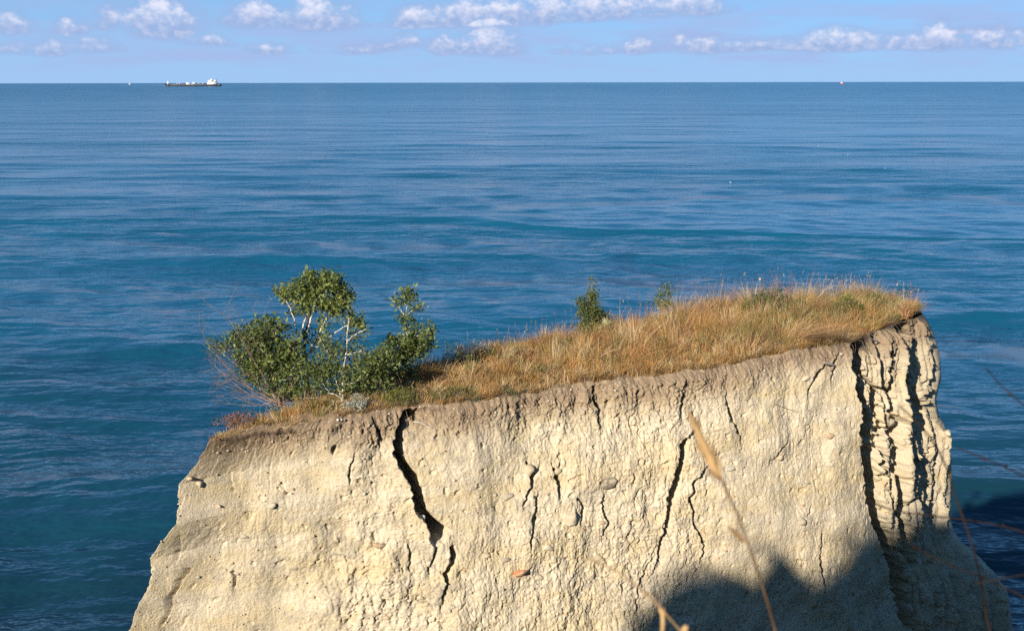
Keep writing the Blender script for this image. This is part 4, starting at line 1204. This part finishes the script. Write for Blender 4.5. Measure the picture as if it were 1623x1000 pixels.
for (hx, hy, lab) in ((1205, 496, 'tall stalk with a round orange seed head above the grass'), ):
    b_ = on_top(hx, hy)
    e_ = empty('dry_flower_stalk', b_, lab, 'flower stalk')
    t = Tubes(); tp_ = P(1204, 443, b_[1]); t.add(smooth_path([b_, .5 * (b_ + tp_) + np.array([.02, 0, 0]), tp_], 7), .003, 4); t.build('stem', M_STRAW, e_)
    V, F = stone_shape(7); o = mesh_np('flower_head', V * .026 + tp_, [F], SM['orange'], e_)
for i, (px, py, lab) in enumerate(((1280, 500, 'pale dried flower stalk behind the low dark bush'), (1310, 492, 'dried flower stalk with a yellow tip near the right end'), (1350, 492, 'thin dried flower stalk above the bright green clump'))):
    b_ = on_top(px, py); tp_ = b_ + np.array([.03, 0, RNG.uniform(.36, .46)])
    e_ = empty('dry_flower_stalk', b_, lab, 'flower stalk')
    t = Tubes(); t.add(smooth_path([b_, .5 * (b_ + tp_) + np.array([.02, 0, 0]), tp_], 7), .003, 4); t.build('stem', M_STRAW, e_)
    V, F, C = leaf_cloud(np.array([tp_]), 24, .018, (.55, .45, .2), (.7, .6, .32), .014, .6, .6); mesh_np('flower_head', V, [F], M_PETAL, e_, cols=C)['kind'] = 'stuff'

# ------------------------------------------------------------------ roots and sticks at the rim, shells
def stick(name, label, pts, r, mat, cat, parts=True):
    p0, _ = on_wall(*pts[0][:2])
    w = []
    for q in pts:
        p, nn = on_wall(q[0], q[1]); w.append(p + nn * q[2])
    t = Tubes(); t.add(smooth_path(w, 9), np.linspace(r, r * .55, 9), 6)
    o = t.build(name, mat)
    return tag(o, label, cat)
stick('stick', 'short pale broken stick lying under the drooping tuft', [(1300, 572, .10), (1312, 575, .10), (1327, 582, .13)], .020, M_PALE, 'stick')
stick('root', 'bare root poking out at the notch right of the corner', [(1362, 531, .20), (1380, 538, .14), (1402, 551, .10)], .012, M_PALE, 'root')
stick('root', 'thin pale root curving out of the soil by the big crack', [(655, 665, .02), (668, 668, .04), (683, 678, .02)], .007, M_PALE, 'root')
stick('root', 'fine pale root crossing the top of the wide crack', [(627, 706, .05), (634, 714, .06), (642, 722, .05)], .004, M_PALE, 'root')
stick('root', 'hair thin root on the bare face near the corner', [(1228, 640, .02), (1245, 646, .03), (1262, 652, .02)], .004, M_DARK, 'root')
rt = Tubes()
for i in range(260):
    j = int(RNG.integers(60, NF - 40)); p = front[j].copy()
    if perlin(np.array([p[0] * 2.1]), np.array([5.5]))[0] < .0: continue
    nn = np.array([WN[j][0], WN[j][1], 0])
    L = RNG.uniform(.05, .26); sdx = RNG.normal(0, .06)
    tq = np.array([-nn[1], nn[0], 0])
    rt.add(smooth_path([p - nn * .04 + np.array([0, 0, -.03]), p + nn * RNG.uniform(.02, .07) + tq * sdx * .5 + np.array([0, 0, -.3 * L]), p + nn * RNG.uniform(.03, .12) + tq * sdx + np.array([0, 0, -L])], 6), np.linspace(.0035, .001, 6), 3)
o = rt.build('hanging_roots', M_TWIG); o.parent = cliff; o['kind'] = 'stuff'
p, nn = on_wall(537, 664)
e_ = empty('snail_shell', p, 'tiny white shells lying on the bare rim', 'shells')
for dx in (-.02, .025):
    V, F = stone_shape(int(50 + dx * 100)); mesh_np('shell', V * .018 + p + nn * .03 + np.array([dx, 0, 0]), [F], SM['white'], e_)

# ------------------------------------------------------------------ plants at the photographer's feet, out of focus
def stem_path(pts, n=20): return smooth_path([P(*q) for q in pts], n)
gx_, gy_ = .34, 1.25
foot = np.array([gx_, gy_, float(ground_z(np.array([gx_]), np.array([gy_]))[0])])
oat = empty('oat_stalk', foot, 'blurred wild oat stalk with a drooping tan head in the foreground', 'grass stalk')
t = Tubes()
t.add(np.concatenate([smooth_path([foot - np.array([0, 0, .03]), P(1245, 1080, 1.06), P(1231, 1000, 1.02), P(1212, 940, 1.0), P(1190, 868, 1.0), P(1165, 800, 1.0), P(1140, 752, 1.0), P(1120, 715, 1.0), P(1098, 670, 1.0)], 40)]), np.linspace(.0019, .0012, 40), 5)
t.build('stem', M_STALK, oat)
def spikelet(a, b, w, col, parent, name='spikelet'):
    a, b = np.asarray(a), np.asarray(b)
    ax = b - a; L = np.linalg.norm(ax); ax /= L
    s1 = np.cross(ax, [0, 1, 0]); s1 /= np.linalg.norm(s1); s2 = np.cross(ax, s1)
    V, F = [], []
    prof = [(0, .15), (.2, .8), (.45, 1), (.75, .6), (1, .05)]
    for f, r in prof:
        for k in range(6):
            th = k * math.pi / 3
            V.append(a + ax * L * f + (s1 * math.cos(th) + s2 * .6 * math.sin(th)) * w * r)
    for i in range(len(prof) - 1):
        for k in range(6): F.append((i * 6 + k, i * 6 + (k + 1) % 6, (i + 1) * 6 + (k + 1) % 6, (i + 1) * 6 + k))
    return mesh_np(name, np.array(V), [np.array(F)], col, parent, smooth=True)
M_HUSK = bark_mat('husk', (.27, .165, .07), (.46, .31, .15))
M_HUSK_D = bark_mat('dark_husk', (.12, .07, .03), (.25, .16, .08))
for (x0, y0, x1, y1, w, mt) in ((1138, 752, 1108, 690, .0060, M_HUSK), (1130, 735, 1102, 672, .0058, M_HUSK), (1120, 715, 1085, 640, .0050, M_HUSK), (1146, 758, 1112, 722, .0040, M_HUSK), (1144, 762, 1122, 735, .0036, M_HUSK_D), (1147, 764, 1118, 742, .0034, M_HUSK_D), (1120, 722, 1096, 664, .0045, M_HUSK), (1136, 745, 1128, 700, .0042, M_HUSK_D), (1128, 728, 1096, 700, .0036, M_HUSK), (1112, 700, 1104, 655, .0030, M_HUSK_D), (1142, 756, 1140, 720, .0026, M_HUSK)):
    spikelet(P(x0, y0, 1.0), P(x1, y1, 1.0), w * .62, mt, oat)
spikelet(P(1181, 860, 1.0), P(1152, 832, 1.0), .0028, M_HUSK_D, oat)
t = Tubes(); t.add(smooth_path([P(1146, 768, 1.0), P(1160, 815, .995), P(1178, 857, 1.0)], 8), .0003, 3); t.build('thread', M_STRAW, oat)

gx_, gy_ = .10, 1.15
foot = np.array([gx_, gy_, float(ground_z(np.array([gx_]), np.array([gy_]))[0])])
tw_e = empty('dry_twig', foot, 'blurred orange tan dry twig reaching up from the bottom edge', 'twig')
t = Tubes(); t.add(smooth_path([foot - np.array([0, 0, .03]), P(1150, 1120, 1.05), P(1084, 1000, 1.0), P(1062, 978, 1.0), P(1046, 962, 1.0), P(1020, 936, .99), P(992, 905, .98), P(965, 892, .97), P(930, 884, .97)], 44), np.linspace(.0026, .0008, 44), 6); t.build('stem', M_STRAW, tw_e)
t = Tubes(); t.add(smooth_path([P(1050, 966, 1.0), P(1042, 945, .99), P(1034, 938, .98)], 6), np.linspace(.002, .0012, 6), 5); t.build('side_twig', M_TWIG, tw_e)
t = Tubes(); t.add(smooth_path([P(1050, 968, 1.0), P(1052, 985, 1.0), P(1049, 1005, 1.0)], 6), np.linspace(.0028, .002, 6), 5); t.build('side_twig', M_STRAW, tw_e)
for (x, y, r) in ((1050, 966, .0042), (1086, 996, .0045), (1024, 940, .003)):
    V, F = stone_shape(int(x)); mesh_np('bud', V * r + P(x, y, 1.0), [F], M_STRAW, tw_e)

gx_, gy_ = .95, 1.35
foot = np.array([gx_, gy_, float(ground_z(np.array([gx_]), np.array([gy_]))[0])])
br = empty('dry_bramble', foot, 'blurred dark thin bramble stems crossing at the right edge', 'bramble')
M_BR = bark_mat('bramble_bark', (.010, .007, .005), (.032, .021, .015))
BR = [([(1700, 1250, 1.35), (1590, 1080, 1.35), (1567, 1000, 1.33), (1561, 956, 1.32), (1554, 912, 1.31), (1543, 868, 1.3), (1523, 811, 1.3), (1503, 749, 1.3), (1492, 714, 1.3), (1473, 688, 1.3), (1453, 663, 1.3), (1425, 643, 1.3)], (.0042, .0016), [(1523, 811), (1543, 868), (1555, 915), (1560, 955)]),
      ([(1800, 1100, 1.4), (1720, 880, 1.4), (1623, 842, 1.4), (1590, 833, 1.4), (1540, 822, 1.4), (1480, 818, 1.4), (1430, 814, 1.4), (1392, 805, 1.4), (1365, 788, 1.4)], (.0032, .0013), [(1590, 833), (1480, 818), (1440, 815), (1395, 806)]),
      ([(1800, 1150, 1.3), (1700, 985, 1.3), (1623, 945, 1.3), (1560, 914, 1.3), (1510, 896, 1.3), (1470, 881, 1.3), (1440, 863, 1.3), (1420, 842, 1.3)], (.0030, .0012), [(1560, 914), (1510, 896), (1450, 869)]),
      ([(1900, 1000, 1.25), (1720, 720, 1.25), (1623, 645, 1.25), (1600, 625, 1.25), (1580, 605, 1.25), (1562, 583, 1.25)], (.0030, .0012), [(1600, 625)]),
      ([(1900, 1050, 1.25), (1720, 800, 1.25), (1623, 752, 1.25), (1580, 733, 1.25), (1540, 722, 1.25), (1517, 709, 1.25)], (.0034, .0013), [(1595, 738), (1560, 728)]),
      ([(1900, 1050, 1.2), (1720, 905, 1.2), (1623, 908, 1.2), (1580, 916, 1.2), (1545, 925, 1.2)], (.0026, .0012), [(1590, 914)])]
for pts, (ra, rb), knots in BR:
    path = smooth_path([foot - np.array([0, 0, .02])] + [P(*q) for q in pts], 46, .0006)
    t = Tubes(); t.add(path, np.linspace(ra, rb, 46) * .66, 5); st_o = t.build('stem', M_BR, br)
    for kx, ky in knots:
        V, F = stone_shape(int(kx)); o = mesh_np('thorn_bud', V * np.array([1, 1, 1.6]) * rb * 1.4 + P(kx, ky, pts[3][2]), [F], M_BR)
        o.parent = st_o; o.matrix_parent_inverse = Matrix.Identity(4); o.location = tuple(-Vector(br.location) * 0)
        o.matrix_parent_inverse = st_o.matrix_world.inverted() if False else Matrix.Translation(-Vector((0, 0, 0)))

# grass on the bluff itself, for the soft ragged edge of its shadow
n = 5200
bx = RNG.uniform(SKY_LINE[0, 0], SKY_LINE[-1, 0], n); by = RIDGE_Y + RNG.normal(0, .25, n)
bz = np.interp(bx, SKY_LINE[:, 0], SKY_LINE[:, 1]) - .12
V, Q, T, C = blades(np.stack([bx, by, bz], -1), RNG.uniform(0, 6.28, n), np.abs(RNG.normal(0, .4, n)), RNG.uniform(.06, .26, n), RNG.uniform(.006, .012, n), mixpal(['gold', 'olive', 'green', 'ochre'], [3, 2, 2, 2], n))
tag(mesh_np('bluff_grass', V, [Q, T], M_GRASS, cols=C), 'dry grass along the crest of the bluff behind the viewpoint', 'grass', kind='stuff')

# ------------------------------------------------------------------ ships, gulls
def at_sea(px, py_below_horizon, H=CAM_Z):
    d = H * FPX / py_below_horizon
    v = CR @ np.array([(px - IW / 2) / FPX, 369.0 / FPX, -1.0])
    return np.array([d * v[0] / v[1] * 1.0, d, 0.0])
def box_bm(x0, x1, y0, y1, z0, z1, bev=0.0):
    V = np.array([(x, y, z) for x in (x0, x1) for y in (y0, y1) for z in (z0, z1)], float)
    F = np.array([(0, 1, 3, 2), (4, 6, 7, 5), (0, 4, 5, 1), (2, 3, 7, 6), (0, 2, 6, 4), (1, 5, 7, 3)])
    return V, F
def multi(name, boxes, mat, parent):
    v, f, n = [], [], 0
    for b in boxes:
        V, F = box_bm(*b); v.append(V); f.append(F + n); n += 8
    o = mesh_np(name, np.concatenate(v), [np.concatenate(f)], mat)
    o.parent = parent
    return o
M_HULL = plain('ship_hull', (.018, .022, .034), .5, .2, .05)
M_WHITE = plain('ship_white', (.80, .80, .78), .5, .05, .05)
M_DECK = plain('ship_deck', (.10, .085, .085), .7, .2, .05)
M_RED = plain('ship_red', (.70, .10, .05), .5, .1, .2)
M_GLASSD = plain('ship_window', (.02, .025, .03), .2, .1, 1)
M_FUN = plain('ship_funnel', (.05, .07, .12), .5, .1, 1)
def hull_mesh(name, L, B, zt, sheer, mat, parent, z0=-2.0):
    """bow at -x; loft of cross sections"""
    st = np.linspace(-L / 2, L / 2, 22); V = []
    for x in st:
        f = (x + L / 2) / L
        wb = B / 2 * min(1, (f / .16) ** .6 if f < .16 else 1) * (1 - .3 * max(0, (f - .9) / .1))
        top = zt + sheer * max(0, 1 - f / .12) ** 1.5 + (0.3 * sheer if f > .86 else 0)
        ov = -.035 * L * max(0, 1 - f / .08)
        for yy, zz, o_ in ((-.86, z0, 0), (-1, zt * .45, .5), (-1, top, 1), (1, top, 1), (1, zt * .45, .5), (.86, z0, 0)):
            V.append((x + ov * o_, yy * max(wb, .02 * B), zz))
    F = []
    for i in range(21):
        for k in range(6):
            F.append((i * 6 + k, i * 6 + (k + 1) % 6, (i + 1) * 6 + (k + 1) % 6, (i + 1) * 6 + k))
    caps = [tuple(range(6)), tuple(range(126, 132))[::-1]]
    o = mesh_np(name, np.array(V), [np.array(F), np.array(caps)], mat)
    o.parent = parent
    return o
# tanker
c = at_sea(306.5, 5.6)
tk = empty('tanker_ship', c, 'long dark hulled tanker with white bridge house at the stern, near the horizon', 'ship')
s_ = c[1] / FPX * 1.0
L_ = 84 * s_
hull_mesh('hull', L_, L_ * .15, 3.0 * s_, 1.6 * s_, M_HULL, tk)
multi('deck', [(-L_ * .46, L_ * .42, -L_ * .06, L_ * .06, 3.0 * s_, 3.12 * s_)], M_DECK, tk)
def sx(px): return (px - 306.5) * s_
bh = multi('bridge_house', [(sx(329), sx(343), -14, 14, 3.1 * s_, 6.2 * s_), (sx(330.5), sx(342), -16, 16, 6.2 * s_, 8.0 * s_), (sx(331), sx(337), -22, 22, 8.0 * s_, 9.0 * s_), (sx(333), sx(336), -6, 6, 9.0 * s_, 10 * s_)], M_WHITE, tk)
o = multi('window_band', [(sx(330.6), sx(331.4), -20, 20, 8.35 * s_, 8.75 * s_)], M_GLASSD, bh)
multi('mast', [(sx(334.7), sx(335.5), -1.2, 1.2, 10 * s_, 12 * s_), (sx(334), sx(336.2), -4, 4, 10.8 * s_, 11.0 * s_)], M_WHITE, tk)
fn = multi('funnel', [(sx(339), sx(342), -5, 5, 8.0 * s_, 9.8 * s_)], M_WHITE, tk)
o = multi('funnel_cap', [(sx(338.8), sx(342.3), -5.4, 5.4, 9.8 * s_, 10.4 * s_)], M_FUN, fn)
multi('bow_mast', [(sx(266.3), sx(267.6), -1.6, 1.6, 4.2 * s_, 8.2 * s_), (sx(265.6), sx(268.2), -2.5, 2.5, 4.2 * s_, 5.2 * s_)], M_WHITE, tk)
for cx_ in (298, 307.5):
    cr = multi('deck_crane', [(sx(cx_ - .7), sx(cx_ + .7), -2, 2, 3.1 * s_, 6.0 * s_)], M_WHITE, tk)
    multi('jib', [(sx(cx_ - 3), sx(cx_ + .5), -1.2, 1.2, 5.3 * s_, 5.9 * s_)], M_WHITE, cr)
multi('manifold', [(sx(296), sx(302), -12, 12, 3.1 * s_, 4.4 * s_), (sx(304), sx(307), -12, 12, 3.1 * s_, 3.8 * s_)], M_WHITE, tk)
for xa, xb in ((273, 296), (308, 329)): multi('pipe_rack', [(sx(xa), sx(xb), -3, 3, 3.5 * s_, 4.0 * s_)], M_DECK, tk)
for px_ in (281, 285, 315, 321):
    multi('vent_post', [(sx(px_ - .3), sx(px_ + .3), -.8, .8, 3.1 * s_, 5.4 * s_)], M_WHITE, tk)
# small red and white vessel on the right horizon
c = at_sea(1334, 3.2)
rv = empty('work_boat', c, 'tiny red hulled boat with white cabin far out at the right', 'boat')
s_ = c[1] / FPX
s_ *= .75
hull_mesh('hull', 6.0 * s_, 2.2 * s_, 1.5 * s_, .5 * s_, M_RED, rv)
multi('cabin', [(-1.4 * s_, 1.2 * s_, -.8 * s_, .8 * s_, 1.5 * s_, 3.2 * s_)], M_WHITE, rv)
multi('mast', [(-.2 * s_, .2 * s_, -.2 * s_, .2 * s_, 3.2 * s_, 4.2 * s_)], M_RED, rv)
# white sail left of the tanker
c = at_sea(205, 2.4)
sb = empty('sailing_boat', c, 'tiny white sailing boat on the left horizon beyond the tanker', 'boat')
s_ = c[1] / FPX
s_ *= .6
hull_mesh('hull', 4.6 * s_, 1.2 * s_, .8 * s_, .2 * s_, M_WHITE, sb)
multi('mast', [(-.1 * s_, .1 * s_, -.1 * s_, .1 * s_, .8 * s_, 3.8 * s_)], M_WHITE, sb)
V = np.array([(0, -.05, .9), (1.5, .05, .9), (0, -.05, 3.7), (0, .12, .9), (1.5, .12, .9), (0, .12, 3.7)]) * s_
o = mesh_np('sail', V, [np.array([(0, 1, 2), (3, 5, 4)]), np.array([(0, 3, 4, 1), (1, 4, 5, 2), (2, 5, 3, 0)])], M_WHITE); o.parent = sb
# gulls resting on the water
M_GULL = plain('gull_white', (.82, .82, .80), .7, .05, 8); M_GULLW = plain('gull_wing', (.42, .44, .47), .7, .1, 8); M_BEAK = plain('gull_beak', (.7, .42, .06), .5, .1, 8)
def gull():
    e = bpy.data.objects.new('gull', None); COL.objects.link(e)
    def lathe(name, pts, mat, parent, sides=8):
        V, F = [], []
        for (x, z, ry, rz) in pts:
            for k in range(sides):
                th = 2 * math.pi * k / sides
                V.append((x, ry * math.cos(th), z + rz * math.sin(th)))
        for i in range(len(pts) - 1):
            for k in range(sides): F.append((i * sides + k, i * sides + (k + 1) % sides, (i + 1) * sides + (k + 1) % sides, (i + 1) * sides + k))
        o = mesh_np(name, np.array(V), [np.array(F)], mat, smooth=True); o.parent = parent; return o
    lathe('body', [(-.20, .07, .005, .005), (-.15, .065, .06, .05), (-.05, .06, .085, .08), (.08, .07, .08, .085), (.16, .12, .055, .06), (.19, .17, .04, .045), (.22, .21, .04, .042), (.26, .215, .035, .035), (.285, .21, .012, .012)], M_GULL, e)
    lathe('wing', [(-.28, .11, .004, .004), (-.16, .11, .03, .012), (-.02, .125, .075, .03), (.10, .13, .06, .02), (.14, .13, .01, .005)], M_GULLW, e)
    lathe('beak', [(.28, .208, .011, .012), (.33, .20, .002, .003)], M_BEAK, e)
    return e
g0 = gull()
GULLS = [(1297, 233, 'white gull afloat nearest the horizon of the resting gulls', 40), (1404, 269, 'white gull afloat right of the others, in the mid distance', 160), (1158, 291, 'white gull afloat left of and nearer than the other two high ones', 200), (1344, 247, 'small gull afloat between the farthest gull and the right one', 90)]
for i, (px, py, lab, a) in enumerate(GULLS):
    d = CR @ np.array([(px - IW / 2) / FPX, -(py - IH / 2) / FPX, -1.0]); t_ = CAM_Z / -d[2]
    if i == 0: g = g0
    else:
        g = g0.copy(); COL.objects.link(g)
        for ch in [c_ for c_ in bpy.data.objects if c_.parent == g0]:
            k_ = ch.copy(); COL.objects.link(k_); k_.parent = g
    g.location = (d[0] * t_, d[1] * t_, 0.12)
    g.rotation_euler = (0, 0, math.radians(a))
    g.scale = (.9,) * 3
    tag(g, lab, 'gull', 'gulls resting on the sea')
